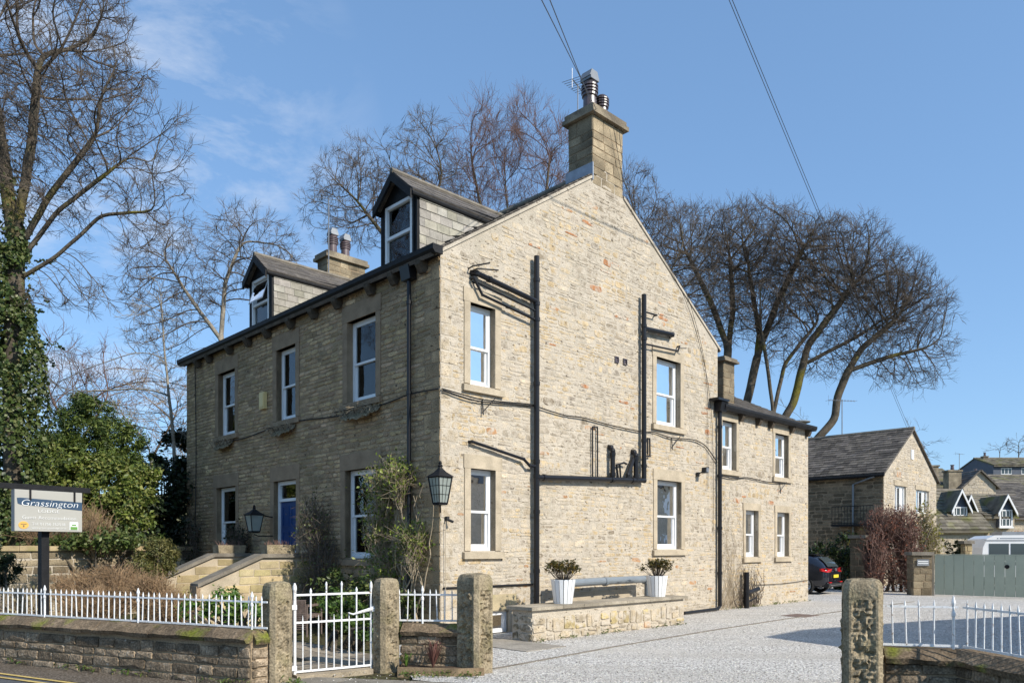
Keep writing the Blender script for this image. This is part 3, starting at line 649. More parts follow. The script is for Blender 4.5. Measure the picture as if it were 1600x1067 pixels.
# rear wing roof
m_ = MB(); slab(m_, (GW + .02, -.2, XE - .095), (XL + .08, -.2, XE - .095), (XL + .08, 3, XE + 1.45), (GW + .02, 3, XE + 1.45), .06); slab(m_, (GW + .02, 6.2, XE - .095), (XL + .08, 6.2, XE - .095), (XL + .08, 3, XE + 1.45), (GW + .02, 3, XE + 1.45), .06); wr = m_.build("rear_wing_roof", M['slate'], house)
m_ = MB(); d_ = np.array((0, 3.2, 1.545)); L_ = np.linalg.norm(d_); slates(m_, (GW + .02, -.22, XE - .05), (1, 0, 0), d_ / L_, XL - GW + .08, L_, .3, .26); m_.build("slate_courses", M['slate'], wr, kind="stuff")
m_ = MB(); m_.prism([(.1, -.14), (.22, -.14), (.26, -.06), (.26, .0), (.1, .0)], GW + .0, XL + .1, lambda o, z, u: GF(u, o, XE + z)); m_.build("gutter", M['blackmatt'], wr)
for u in (10.62, 11.6, 12.35, 13.65, 14.75):
    m_ = MB(); m_.prism([(-.05, -.12), (.03, -.32), (.1, -.32), (.16, -.2), (.16, -.1), (-.05, -.1)], u - .07, u + .07, lambda o, z, q: GF(q, o, XE + z)); m_.build("corbel", M['corbel'], wr)
m_ = MB(); zc_ = XE + .05
m_.tube([GF(9.45, .1, z) for z in (5.35, 3, .12)], .055, 10); 
for z in (4.9, 3.6, 2.2, 1.0): m_.tube([GF(9.45, .1, z - .035), GF(9.45, .1, z + .035)], .068, 10)
m_.prism([(.02, 5.3), (.2, 5.3), (.26, 5.55), (.02, 5.55)], 9.3, 9.62, lambda o, z, u: GF(u, o, z)); m_.box((9.05, -.3, 5.56), (9.6, -.02, 5.62)); m_.build("downpipe", M['black'], house)

# soil and waste pipes on the gable
def pipe(pts, r, name="waste_pipe", n=10, collars=()):
    m_ = MB()
    for a, b in zip(pts[:-1], pts[1:]): m_.tube([GF(*a), GF(*b)], r, n)
    for p in pts[1:-1]:
        m_.lathe(GF(p[0], p[1], p[2] - r * 1.08), [(r * .5, 0), (r * 1.0, r * .35), (r * 1.14, r * 1.08), (r * 1.0, r * 1.8), (r * .5, r * 2.16)], 10)
    for u, o, z, ax in collars:
        d = .04; a, b = ((u - d, o, z), (u + d, o, z)) if ax == 'u' else ((u, o, z - d), (u, o, z + d)); m_.tube([GF(*a), GF(*b)], r * 1.22, n)
    return m_.build(name, M['black'], gable)
pipe([(2.4, .12, .45), (2.4, .12, 7.58)], .057, "soil_pipe", collars=[(2.4, .12, z, 'z') for z in (1.2, 2.4, 3.12, 3.42, 5.0, 6.3, 6.62, 7.1)])
pipe([(2.4, .12, 3.10), (6.04, .12, 3.26), (6.04, .12, 7.64)], .057, "soil_pipe", collars=[(2.62, .12, 3.11, 'u'), (4.84, .12, 3.2, 'u'), (5.6, .12, 3.235, 'u'), (6.04, .12, 3.6, 'z'), (6.04, .12, 4.2, 'z'), (6.04, .12, 6.6, 'z'), (6.04, .12, 6.9, 'z')])
pipe([(.74, -.02, 6.86), (.78, .12, 6.83), (2.4, .12, 6.66)], .052, "soil_pipe", collars=[(1.1, .12, 6.795, 'u')])
pipe([(.74, -.02, 6.74), (.72, .1, 6.74), (.93, .11, 6.46), (2.38, .12, 6.28)], .026, collars=[(1.6, .11, 6.375, 'u')])
pipe([(.76, -.02, 6.7), (.85, .1, 6.66), (2.38, .12, 6.46)], .02)
pipe([(.68, -.02, 6.92), (.66, .14, 6.93), (.95, .3, 7.02)], .014); pipe([(.72, -.02, 6.88), (.72, .2, 6.88), (1.15, .32, 6.93)], .014)
pipe([(.68, -.02, 3.66), (.7, .08, 3.66), (2.05, .1, 3.44), (2.2, .12, 3.32), (2.4, .12, 3.32)], .03)
pipe([(4.24, .05, 3.2), (4.24, .05, 4.33), (4.41, .05, 4.34), (4.41, .05, 3.2)], .016)
for u, zt in ((4.86, 3.93), (5.72, 3.9)): pipe([(u, .12, 3.2), (u, .12, zt - .08), (u, .07, zt), (u, -.03, zt + .03)], .056, "soil_pipe", collars=[(u, .12, zt - .15, 'z'), (u, .12, 3.32, 'z')])
pipe([(5.42, .12, 3.2), (5.42, .12, 3.35), (5.68, .08, 3.75)], .05, "soil_pipe"); pipe([(5.1, .1, 3.2), (5.02, .1, 3.55), (5.3, .1, 3.62), (5.4, .1, 3.6)], .022); pipe([(5.18, .1, 3.2), (5.14, .1, 3.58)], .022)
pipe([(6.06, .12, 3.84), (6.36, .06, 3.86), (6.36, .05, 4.28), (6.28, .05, 4.28), (6.28, .05, 3.9)], .02)
pipe([(6.04, .12, 6.84), (7.2, .12, 6.92), (7.3, -.03, 6.92)], .057, "soil_pipe"); pipe([(6.04, .12, 6.48), (7.45, .12, 6.56), (7.55, .1, 6.7), (7.6, -.02, 6.72)], .022); pipe([(7.5, .12, 6.64), (7.7, .2, 6.66)], .012); pipe([(6.04, .12, 7.24), (6.55, .12, 7.26), (6.6, -.02, 7.28)], .02)
for u in (5.14, 5.45):
    m_ = MB(); frame4(m_, GF, u - .07, u + .07, 5.9, 6.04, 0, .03, .02); wbox(m_, GF, u - .05, u + .05, -.01, .008, 5.92, 6.02); m_.build("wall_vent", M['pot'], gable)
pipe([(9.45, .1, .12), (9.3, .13, .06), (7.6, .2, .05)], .04); pipe([(10.75, .16, -.05), (10.75, .16, 1.0)], .075, "soil_pipe", collars=[(10.75, .16, .45, 'z')]); pipe([(10.75, .16, .42), (11.35, .2, .52)], .06, "soil_pipe"); pipe([(10.75, .16, .16), (11.25, .2, .28)], .02)
pipe([(.05, .03, .93), (2.38, .03, .93)], .02)
# grey metal duct and small vents over the sunken area
m_ = MB(); m_.tube([GF(2.75, .35, .45), GF(2.75, .35, .9)], .075, 14); m_.tube([GF(2.68, .35, .93), GF(4.3, .35, .95), GF(5.92, .35, .95)], .085, 14); m_.tube([GF(5.86, .35, .92), GF(5.86, .35, .45)], .075, 14)
for u in (2.85, 4.3, 5.75): m_.tube([GF(u - .04, .35, .94), GF(u + .04, .35, .94)], .1, 14)
m_.build("duct", M['duct'], gable, smooth=False)
m_ = MB(); wbox(m_, GF, 3.2, 5.6, -.05, .03, .35, .72); m_.build("basement_lintel", M['dress'], gable)
# cables along the walls and down from the chimney
def cable(pts, F, r=.014, name="cable", parent=None):
    P = [np.array(F(*p)) for p in pts]; Q = []
    for a, b in zip(P[:-1], P[1:]):
        for t in np.linspace(0, 1, 5)[:-1]: Q.append(a + (b - a) * t)
    Q.append(P[-1]); Q = np.array(Q)
    for _ in range(2): Q[1:-1] = (Q[:-2] + 2 * Q[1:-1] + Q[2:]) / 4
    m_ = MB(); m_.tube(Q, r, 5); return m_.build(name, M['cable'], parent)
cable([(0, .04, 4.56), (.89, .05, 4.48), (1.5, .04, 4.52), (2.36, .05, 4.58), (2.55, .05, 4.54), (3.33, .04, 4.47), (3.9, .05, 4.50), (4.5, .04, 4.46), (5.07, .05, 4.43), (6.04, .05, 4.41), (6.56, .04, 4.47), (7.23, .05, 4.38), (8.23, .05, 4.46), (8.83, .05, 4.37), (9.4, .05, 3.96)], GF, parent=gable)
cable([(0.02, .05, 4.53), (.8, .06, 4.43), (1.6, .05, 4.50), (2.4, .05, 4.55)], GF, parent=gable)
cable([(9.46, .05, 3.61), (10.29, .05, 3.57), (10.99, .04, 3.67), (11.9, .05, 3.6), (12.88, .05, 3.6), (13.74, .04, 3.69)], GF, parent=wing)
cable([(11.4, .04, .62), (13, .04, .6), (14.85, .04, .66)], GF, r=.008, parent=wing)
cable([(9.24, .05, 4.52), (8.0, .04, 4.46), (6.67, .05, 4.56), (5.1, .04, 4.60), (3.45, .05, 4.47), (1.78, .04, 4.5), (.83, .06, 4.59), (0, .04, 4.56)], FF, parent=facade)
cable([(11.1, .04, 6.9), (11.0, .04, 4.4), (11.1, .04, 1.9)], FF, r=.012, parent=facade)
cable([(4.9, .1, 11.2), (5.4, .06, 9.75), (7.71, .04, 8.6), (8.68, .04, 6.94), (8.96, .04, 5.9), (8.96, .04, 3.2)], GF, r=.006, parent=gable)
cable([(5.1, .1, 11.2), (5.42, .06, 9.9), (7.95, .04, 8.05), (8.9, .04, 6.3), (9.2, .04, 5.0), (9.25, .04, 2.0)], GF, r=.006, parent=gable)
for (u, z) in ((1.0, 4.5), (7.3, 4.4), (12.95, 3.6)):
    m_ = MB(); m_.tube([GF(u, .03, z), GF(u, .06, z - .3)], .014, 5); m_.tube([GF(u, .03, z - .25), GF(u + .28, .1, z + .06)], .01, 5); m_.build("cable_bracket", M['cable'], gable if u < 9 else wing)
# dry creeper stems on the rear wing
def tangle(n, u0, u1, z0, z1, F, o=.03, r=.008, wob=.1):
    m_ = MB()
    for _ in range(n):
        u = random.uniform(u0, u1); z = z0 + random.random() * .1; top = random.uniform(z0 + .4, z1); pts = []
        while z < top:
            pts.append(F(u, o + random.uniform(0, .05), z)); z += random.uniform(.08, .2); u += random.gauss(0, wob * .5); u = min(max(u, u0 - .1), u1 + .2)
        if len(pts) > 2: m_.tube(pts, np.linspace(r, r * .4, len(pts)), 3)
    return m_
cr = tag(empty("dry_creeper", loc2w(10.2, 0), TH), "leafless tangled creeper climbing the rear wing beside the black downpipe", "creeper")
FC = lambda u, o, z: (u - 10.2, -o, z)
tangle(46, 9.62, 10.6, .0, 3.4, FC, .03, .0055, .24).build("stem", M['vine'], cr); tangle(60, 10.3, 11.7, 0, 1.25, FC, .06, .009, .25).build("stem", M['twig'], cr)

# ------------------------------------------------------------------ things fixed to the house
def lantern(name, pos, rot, label, bracket, s=1.0, grid=False, wd=1.0):
    t = tag(empty(name, pos, rot), label, "lantern", "wall lanterns on the house")
    def ring(z, r): return [(r * math.cos(R(45 + 90 * k)), r * math.sin(R(45 + 90 * k)), z) for k in range(4)]
    b, tp, rb, rt = -.27 * s, .20 * s, .13 * s * wd, .215 * s * wd
    m_ = MB(); lo, hi = ring(b, rb), ring(tp, rt)
    for k in range(4):
        m_.tube([lo[k], hi[k]], .016 * s, 4); m_.tube([lo[k], lo[(k + 1) % 4]], .016 * s, 4); m_.tube([hi[k], hi[(k + 1) % 4]], .018 * s, 4)
    m_.prism([(p[0], p[1]) for p in lo], b - .03 * s, b, lambda p, q, e: (p, q, e)); m_.build("frame", M['blackmatt'], t)
    m_ = MB()
    for k in range(4):
        g = [np.array(lo[k]) * (.96, .96, 1), np.array(lo[(k + 1) % 4]) * (.96, .96, 1), np.array(hi[(k + 1) % 4]) * (.96, .96, 1), np.array(hi[k]) * (.96, .96, 1)]; m_.quad(g)
    m_.build("lamp_glass", M['lampglass'], t)
    if grid:
        m_ = MB()
        for k in range(4):
            A, B, C_, D_ = (np.array(x) for x in (lo[k], lo[(k + 1) % 4], hi[(k + 1) % 4], hi[k]))
            for q in (.33, .66): m_.tube([A + (B - A) * q, D_ + (C_ - D_) * q], .005, 4); m_.tube([A + (D_ - A) * q, B + (C_ - B) * q], .005, 4)
        m_.build("glazing_bar", M['blackmatt'], t)
    m_ = MB(); eav = ring(tp, rt * 1.22); mid = ring(tp + .09 * s, rt * .52); top = ring(tp + .155 * s, rt * .2); 
    V = eav + mid + top; m_.add(V, [(i, (i + 1) % 4, 4 + (i + 1) % 4, 4 + i) for i in range(4)] + [(4 + i, 4 + (i + 1) % 4, 8 + (i + 1) % 4, 8 + i) for i in range(4)] + [(8, 9, 10, 11), (3, 2, 1, 0)])
    m_.lathe((0, 0, tp + .14 * s), [(.05 * s, 0), (.035 * s, .04 * s), (.05 * s, .06 * s), (.025 * s, .09 * s), (.035 * s, .11 * s), (.01 * s, .15 * s)], 8); m_.build("lamp_hood", M['blackmatt'], t)
    m_ = MB(); m_.lathe((0, 0, b + .01), [(.02, 0), (.045, .1), (.03, .2), (.01, .24)], 8); m_.build("bulb", M['letter'], t)
    m_ = MB()
    for pts in bracket: m_.tube(pts, .016, 6)
    m_.build("bracket", M['blackmatt'], t)
lp = loc2w(-.45, 6.52, 2.29)      # bracket reaches back to the wall (+x local)
lantern("wall_lantern", lp, TH, "black four-sided lantern left of the blue front door", [[(0, 0, .2), (.42, -.1, .12)], [(0, 0, -.3), (.1, 0, -.33), (.43, -.1, -.33)]], .85, False, 1.25)
lantern("wall_lantern", loc2w(-.18, -.22, 2.73), TH, "black lantern with leaded glass on the sunlit corner of the house", [[(0, 0, -.28), (.16, .2, -.42)]], 1.0, True)
ab = tag(empty("alarm_box", loc2w(0, 6.86), TH), "yellowed alarm box on the shaded front wall between upper windows", "alarm box")
m_ = MB(); m_.prism([(-.13, 5.08), (.13, 5.08), (.13, 5.49), (-.13, 5.49)], .02, .10, lambda u, z, o: (-o, u, z)); m_.prism([(-.10, 5.12), (.10, 5.12), (.10, 5.45), (-.10, 5.45)], .10, .115, lambda u, z, o: (-o, u, z)); m_.build("casing", M['ivory'], ab)
fo = tag(empty("flood_light", loc2w(8.47, -.02, 3.62), TH), "small black flood light on the gable beside the right lower window", "flood light")
m_ = MB(); m_.box((-.05, -.06, -.1), (.03, .0, 0)); m_.tube([(0, -.04, -.04), (.06, -.16, .04)], .015, 6); m_.build("mount", M['plastic'], fo)
m_ = MB(); m_.prism([(-.02, -.03), (.13, -.02), (.16, .14), (.0, .12)], -.26, -.14, lambda x, z, y: (x, y, z)); m_.build("head", M['plastic'], fo); m_ = MB(); m_.box((.02, -.268, .0), (.13, -.262, .11)); m_.build("lens", M['alu'], fo)
sn = tag(empty("sensor", loc2w(.12, -.02, 2.2), TH), "small black sensor on the sunlit corner below the lantern", "sensor")
m_ = MB(); m_.box((-.03, -.06, -.04), (.03, 0, .04)); m_.tube([(0, -.05, -.02), (.05, -.14, -.06)], .025, 8); m_.build("body", M['plastic'], sn); m_ = MB(); m_.tube([(-.04, -.03, -.05), (-.04, -.03, -1.9)], .007, 5); m_.build("conduit", M['dress'], sn)
def basket(u0, u1, z, label, green):
    b = tag(empty("hayrack_planter", loc2w(-.02, (u0 + u1) / 2, z), TH), label, "planter", "moss lined planters below the upper windows")
    h = (u1 - u0) / 2; n = 26; rs = []
    V = []; F_ = []
    for i in range(n + 1):
        u = -h + 2 * h * i / n; t_ = math.sqrt(max(.02, 1 - (u / h) ** 2 * .8))
        for k in range(8):
            a_ = math.pi * (k / 7); V.append((-.22 * t_ * math.sin(a_) * random.uniform(.85, 1.12), u, .03 - .2 * t_ * (1 - abs(math.cos(a_)) * .2) * (math.sin(a_) ** .7) * random.uniform(.8, 1.2) + .06 * (k in (0, 7))))
    for i in range(n):
        for k in range(7): F_.append((i * 8 + k, i * 8 + k + 1, (i + 1) * 8 + k + 1, (i + 1) * 8 + k))
    m_ = MB(); m_.add(V, F_); m_.build("liner", M['hay'], b)
    m_ = MB()
    for _ in range(160):
        u = random.uniform(-h, h); p = np.array((-random.uniform(.02, .22), u, .04)); q = p + (random.gauss(0, .08) - .03, random.gauss(0, .1), random.uniform(-.15, .16)); m_.tube([p, (p + q) / 2 + (0, 0, .03), q], [.006, .005, .003], 3)
    m_.build("dry_stem", M['vine'], b)
    m_ = MB()
    for k in range(5): u = -h + 2 * h * k / 4; m_.tube([(0, u * .95, .03), (-.1, u * .95, -.12), (-.21, u * .95, .04)], .006, 4)
    m_.tube([(-.22, -h, .05), (-.23, h, .05)], .007, 4); m_.build("wire_frame", M['blackmatt'], b)
basket(1.85, 3.25, 4.46, "moss lined planter with trailing green stems under the nearest upper front window", True)
basket(5.3, 6.3, 4.46, "dried moss planter under the middle upper front window", False)
basket(8.6, 9.6, 4.44, "dried moss planter under the upper front window farthest from the corner", False)
# TV aerials
def aerial(name, base, zt, rot, label, n=9, L=.9, mast=.02):
    t = tag(empty(name, base, rot), label, "aerial", "television aerials")
    m_ = MB(); m_.tube([(0, 0, 0), (0, 0, zt)], mast, 6); m_.build("mast", M['alu'], t)
    m_ = MB(); m_.tube([(-L * .5, 0, zt - .05), (L * .5, 0, zt - .05)], .012, 5)
    for k in range(n):
        x = -L * .5 + L * k / (n - 1); w = .26 - .12 * k / n; m_.tube([(x, -w, zt - .05), (x, w, zt - .05)], .007, 4)
    m_.tube([(-L * .5, 0, zt - .3), (-L * .5, 0, zt + .2)], .007, 4); m_.build("antenna", M['alu'], t)
p = loc2w(4.22, 11.0, 10.0); aerial("tv_aerial", p, 3.0, R(20), "tall television aerial beside the far brown chimney pots")
p = loc2w(4.78, .85, 11.0); aerial("tv_aerial", p, 1.5, R(60), "small television aerial behind the dark pots of the gable chimney", 8, .6, .012)

# ------------------------------------------------------------------ entrance steps with parapets, troughs
st = tag(empty("entrance_steps", loc2w(0, 0), TH), "stone entrance steps with sloping parapets rising to the blue door", "steps")
LZ = 1.5
m_ = MB(); m_.box((-.45, 4.70, -.05), (-.03, 6.85, LZ + .02)); m_.build("landing", M['slab'], st)
for k in range(9):
    z = LZ - (k + 1) * .165; x = -.45 - k * .27
    if z > 0: m_ = MB(); m_.box((x - .27, 4.70, -.05), (x - .001, 6.85, z)); m_.build("tread", M['flag'], st)
for (y0, y1) in ((4.4, 4.7), (6.85, 7.15)):
    prof = [(-.03, 0), (-2.6, 0), (-2.6, .88), (-1.28, 1.46), (-.03, 1.46)]
    m_ = MB(); m_.prism([(x, z if i else -.05) for i, (x, z) in enumerate(prof)], y0 + .015, y1 - .015, lambda x, z, e: (x, e, z)); pp = m_.build("parapet", M['dress'], st)
    topf = lambda u: 1.44 if u < 1.28 else 1.44 - (u - 1.28) * .44
    for s in lay(2.58, 0, lambda u: topf(u), [], (.15, .2), (.32, .62), .006, .02, .2):
        k = random.uniform(.72, 1.2)
        for F_ in (lambda u, o, z: (-u, y0 + .015 - o, z), lambda u, o, z: (-u, y1 - .015 + o, z)):
            ms = MB(); stone(ms, F_, *s, .012, (k, k * random.uniform(.95, 1.02), k * random.uniform(.8, 1.05)), sq=.25); ms.build("ashlar", M['warm'], pp)
    m_ = MB(); m_.prism([(-2.66, .88), (-2.66, .95), (-1.29, 1.545), (-.03, 1.545), (-.03, 1.462), (-1.28, 1.462)], y0 - .05, y1 + .05, lambda x, z, e: (x, e, z)); m_.build("coping", M['slab'], pp)
    m_ = MB(); m_.box((-2.68, y0 - .02, -.05), (-2.601, y1 + .02, .9)); m_.build("end_pier", M['fdress'], pp)
def trough(x, y, label):
    t = tag(empty("stone_trough", loc2w(x, y, 1.546), TH), label, "trough", "stone troughs at the head of the steps")
    m_ = MB(); a, b, h = .34, .17, .19
    P0 = [(-a * .93, -b * .9, 0), (a * .93, -b * .9, 0), (a * .93, b * .9, 0), (-a * .93, b * .9, 0)]; P1 = [(-a, -b, h), (a, -b, h), (a, b, h), (-a, b, h)]; P2 = [(-a * .85, -b * .7, h), (a * .85, -b * .7, h), (a * .85, b * .7, h), (-a * .85, b * .7, h)]; P3 = [(q[0], q[1], h - .04) for q in P2]
    V = P0 + P1 + P2 + P3; F_ = [(3, 2, 1, 0)] + [(i + 4 * l, (i + 1) % 4 + 4 * l, (i + 1) % 4 + 4 * l + 4, i + 4 * l + 4) for l in range(3) for i in range(4)] + [(12, 13, 14, 15)]
    m_.add(V, F_); m_.build("basin", M['post'], t)
    m_ = MB()
    for _ in range(70):
        p = np.array((random.uniform(-a, a) * .8, random.uniform(-b, b) * .6, h - .04)); q = p + (random.gauss(0, .05), random.gauss(0, .04), random.uniform(.05, .16)); m_.tube([p, q], [.006, .003], 3)
    m_.build("dry_plant", M['redtwig'], t)
trough(-.85, 4.55, "stone trough of dry stems on the parapet nearest the gate"); trough(-.85, 7.0, "stone trough of dry stems on the parapet farther from the gate")

# ------------------------------------------------------------------ low planter wall by the gable, potted shrubs
pw = tag(empty("planter_wall", loc2w(0, 0), TH), "low rubble wall with flagstone top standing before the gable", "low wall")
m_ = MB(); m_.box((.88, -1.48, -.05), (5.62, -.98, .55)); m_.build("core", M['gmortar'], pw)
for s in lay(5.64, 0, lambda u: .56, [], (.11, .2), (.14, .36), .02, .87, 1.0, .15):
    r_ = random.random(); k = random.uniform(.7, 1.15); col = (k, k * .97, k * .9) if r_ < .6 else (k * .9, k * .9, k * .9) if r_ < .75 else (k, k * .93, k * .62) if r_ < .92 else (k, k * .75, k * .6)
    ms = MB(); stone(ms, lambda u, o, z: (u, -1.48 - o, z), *s, random.uniform(.012, .026), col, sq=.6); ms.build("rubble_stone", M['gstone'], pw)
for s in lay(.5, 0, lambda u: .56, [], (.12, .2), (.2, .35), .02, 0, .5):
    k = random.uniform(.3, .5); ms = MB(); stone(ms, lambda u, o, z: (.88 - o, -1.48 + u, z), *s, .02, (k, k, k * .9)); ms.build("rubble_stone", M['gstone'], pw)  # end face turned from the sun: its shade is put into the stone colour
u = .80
while u < 5.7:
    w = random.uniform(.55, .85); w = 5.7 - u if 5.7 - u - w < .4 else w
    m_ = MB(); k = random.uniform(.8, 1.2); m_.box((u + .004, -1.55, .56), (u + w - .004, -.9, .615 + random.uniform(0, .006)), (k, k * .96, k * .88)); m_.build("flagstone", M['flag'], pw); u += w
m_ = MB(); m_.box((-.1, -2.3, -.05), (.86, -.05, .012)); m_.build("flag_apron", M['flag'], pw)

LEAF_DARK = [(.035, .06, .018), (.05, .085, .022), (.07, .11, .03)]
def leaves(P, size, cols, nrm=None, spread=1.0, aspect=.55, seed=0, jitter=.55):
    """leaf-sized folded faces at points P; returns mesh"""
    g = np.random.default_rng(seed); n = len(P); d = g.normal(size=(n, 3))
    if nrm is not None: d = nrm * 1.0 + d * spread
    d /= np.linalg.norm(d, axis=1, keepdims=True)
    a = np.cross(d, g.normal(size=(n, 3))); a /= np.linalg.norm(a, axis=1, keepdims=True); b = np.cross(d, a)
    sz = size * g.uniform(1 - jitter, 1 + jitter, (n, 1))
    tip = P + a * sz * .5; tail = P - a * sz * .5; l = P + b * sz * aspect * .5 + d * sz * .1; r = P - b * sz * aspect * .5 + d * sz * .1
    V = np.stack([tail, l, tip, r], 1).reshape(-1, 3); i = np.arange(n) * 4
    F = np.concatenate([np.stack([i, i + 1, i + 2], 1), np.stack([i, i + 2, i + 3], 1)])
    cols = np.array(cols); c = cols[g.integers(0, len(cols), n)] * g.uniform(.75, 1.25, (n, 1))
    return npmesh("foliage", V, F, np.concatenate([c, c]))
def ell(n, c, r, seed, shell=.0):
    g = np.random.default_rng(seed); d = g.normal(size=(n, 3)); d /= np.linalg.norm(d, axis=1, keepdims=True)
    rad = g.uniform(shell ** 3, 1, (n, 1)) ** (1 / 3); nm = d.copy()
    return np.array(c) + d * rad * np.array(r), nm
for (u, lab) in ((2.72 - .1, "white slatted pot of spiky evergreen beside the black soil pipe"), (5.28, "white slatted pot of spiky evergreen at the far end of the low wall")):
    t = tag(empty("potted_shrub", loc2w(u, -1.2, .62), TH), lab, "potted plant", "white slatted pots on the low wall")
    t.location = loc2w(1.98 if u < 4 else 5.0, -1.22, .622)
    n = 16
    for k in range(n):
        a0, a1 = 2 * math.pi * k / n + .03, 2 * math.pi * (k + 1) / n - .03; m_ = MB(); rb, rt = .175, .235
        P = [(rb * math.cos(a0), rb * math.sin(a0), 0), (rb * math.cos(a1), rb * math.sin(a1), 0), (rt * math.cos(a1), rt * math.sin(a1), .45), (rt * math.cos(a0), rt * math.sin(a0), .45)]
        Q = [(x * .9, y * .9, z) for x, y, z in P]; m_.add(P + Q, [(0, 1, 2, 3), (7, 6, 5, 4), (0, 4, 5, 1), (1, 5, 6, 2), (2, 6, 7, 3), (3, 7, 4, 0)]); m_.build("pot_slat", M['white'], t)
    m_ = MB(); m_.lathe((0, 0, .02), [(.15, 0), (.205, .39)], 16); m_.build("pot_liner", M['soil'], t)
    P = []; m_ = MB(); 
    for _ in range(46):
        a_ = random.uniform(0, 6.28); rr = random.uniform(.05, .34); top = np.array((rr * math.cos(a_), rr * math.sin(a_), .45 + random.uniform(.16, .34) - rr * .12)); b0 = np.array((top[0] * .25, top[1] * .25, .42)); m_.tube([b0, (b0 + top) / 2 + (0, 0, -.02), top], [.007, .006, .004], 4)
        for _ in range(13): P.append(top + np.random.default_rng(len(P)).normal(size=3) * .035)
    m_.build("stem", M['twig'], t)
    link("foliage", leaves(np.array(P), .075, [(.09, .075, .015), (.06, .06, .015), (.15, .10, .02), (.05, .05, .02)], np.tile((0, 0, 1.0), (len(P), 1)), .8, .4, 3), M['leaf'], t)

# ------------------------------------------------------------------ boundary walls, railings, gate, posts
def gate_post(pos, rot, wx, wy, h, label, seed, round_top=True, rough=1.0):
    """chamfered stone post with rock-faced panels, built ring by ring and roughened"""
    t = tag(empty("gate_post", (pos[0], pos[1], 0), rot), label, "gate post", "stone gate posts")
    a, b = wx / 2, wy / 2; ch = .05; nz_ = 46; V = []; F_ = []
    per = []
    def edge(p, q, n):
        return [(p[0] + (q[0] - p[0]) * k / n, p[1] + (q[1] - p[1]) * k / n) for k in range(n)]
    cs = [(-a + ch, -b), (a - ch, -b), (a, -b + ch), (a, b - ch), (a - ch, b), (-a + ch, b), (-a, b - ch), (-a, -b + ch)]
    for i in range(8): per += edge(cs[i], cs[(i + 1) % 8], 12 if i % 2 == 0 else 2)
    n = len(per); top = h - .13; zs = list(np.linspace(-.05, top, nz_)) + [h - .10, h - .05, h - .015, h]
    sc = [1] * nz_ + [.985, .93, .80, .45]
    for z, s_ in zip(zs, sc):
        for (x, y) in per:
            nx_ = 1 if abs(x) > a - .004 else 0; ny_ = 1 if abs(y) > b - .004 else 0
            e = (b - ch - abs(y)) if nx_ else (a - ch - abs(x)) if ny_ else -1
            inner = e > .03 and .12 < z < top - .1 and s_ == 1
            d = .0
            nn = mnoise.noise((x * 13 + seed, y * 13, z * 13)) * .5 + mnoise.noise((x * 31 + seed, y * 31, z * 31)) * .6
            d = (nn * .055 + (-.012)) * rough if inner else mnoise.noise((x * 14 + seed, y * 14, z * 14)) * .006
            L_ = math.hypot(x, y); V.append((x * s_ + (np.sign(x) * d if nx_ else 0), y * s_ + (np.sign(y) * d if ny_ else 0), z + (mnoise.noise((x * 8 + seed, y * 8, 3)) * .018 if s_ < 1 else 0)))
    m = len(zs)
    for i in range(m - 1):
        for j in range(n): F_.append((i * n + j, i * n + (j + 1) % n, (i + 1) * n + (j + 1) % n, (i + 1) * n + j))
    F_.append(tuple((m - 1) * n + j for j in range(n)))
    m_ = MB(); m_.add(V, F_); m_.build("shaft", M['post'], t); return t
gate_post((-2.93, 9.58), TH, .30, .30, 1.24, "mossy stone gate post hinging the white gate, at the end of the road wall", 1)
gate_post((-1.72, 10.50), TH, .31, .27, 1.25, "warm brown stone gate post on the latch side of the white gate", 2)
gate_post((-.50, 10.32), TH, .34, .44, 1.32, "broad rock-faced stone gate post at the left of the gravel drive", 3, False, 1.5)
gate_post((3.70, 8.12), R(-19), .38, .33, 1.335, "rock-faced stone gate post at the right of the gravel drive", 5, False, 1.25)
def road_wall(name, a, b, h, label, th=.36, cop=.15, rows=(.11, .15), both=False, hw=.25, dark=1.0):
    a = np.array(a); b = np.array(b); d = b - a; L = np.linalg.norm(d); ang = math.atan2(d[1], d[0])
    t = tag(empty(name, (a[0], a[1], 0), ang), label, "wall", "stone walls along the road")
    zt = h - cop; m_ = MB(); m_.box((0, .02, -.1), (L, th - .02, zt)); m_.build("core", M['fmortar'], t)
    for F_, LL in ((lambda u, o, z: (u, .02 - o, z), L), (lambda u, o, z: (L + o - .002, .02 + u, z), th - .04), (lambda u, o, z: (.002 - o, .02 + u, z), th - .04)):
        for s in lay(LL, -.04, lambda u: zt + .03, [], rows, (.22, .5), .008, 0, .6):
            k = random.uniform(.5, 1.25) * dark; ms = MB(); stone(ms, F_, s[0], s[1], s[2], min(s[3], zt), random.uniform(.016, .032), (k, k * .97, k * .93), sq=.35); ms.build("wall_stone", M['wallstone'], t)
    u = 0
    while u < L - .01:
        w = random.uniform(.85, 1.25); w = L - u if L - u - w < .45 else w; k = random.uniform(.75, 1.15)
        P = [(-.05, zt), (-.075, zt + cop * .35), (-.03, zt + cop * .55), (.06, zt + cop), (th - .06, zt + cop), (th + .05, zt + cop * .5), (th + .05, zt)]
        n = 9; V = []
        for i in range(n + 1):
            x = u + .008 + (w - .016) * i / n
            for (y, z) in P: V.append((x, y + mnoise.noise((x * 5, y * 9, z * 9)) * .02, z + mnoise.noise((x * 5 + 7, y * 9, z * 9)) * .016))
        q = len(P); F_ = [(i * q + j, i * q + (j + 1) % q, (i + 1) * q + (j + 1) % q, (i + 1) * q + j) for i in range(n) for j in range(q)] + [tuple(range(q))[::-1], tuple(n * q + j for j in range(q))]
        ms = MB(); ms.add(V, F_, (k, k * .97, k * .92)); ms.build("coping_stone", M['coping'], t); u += w
    return t
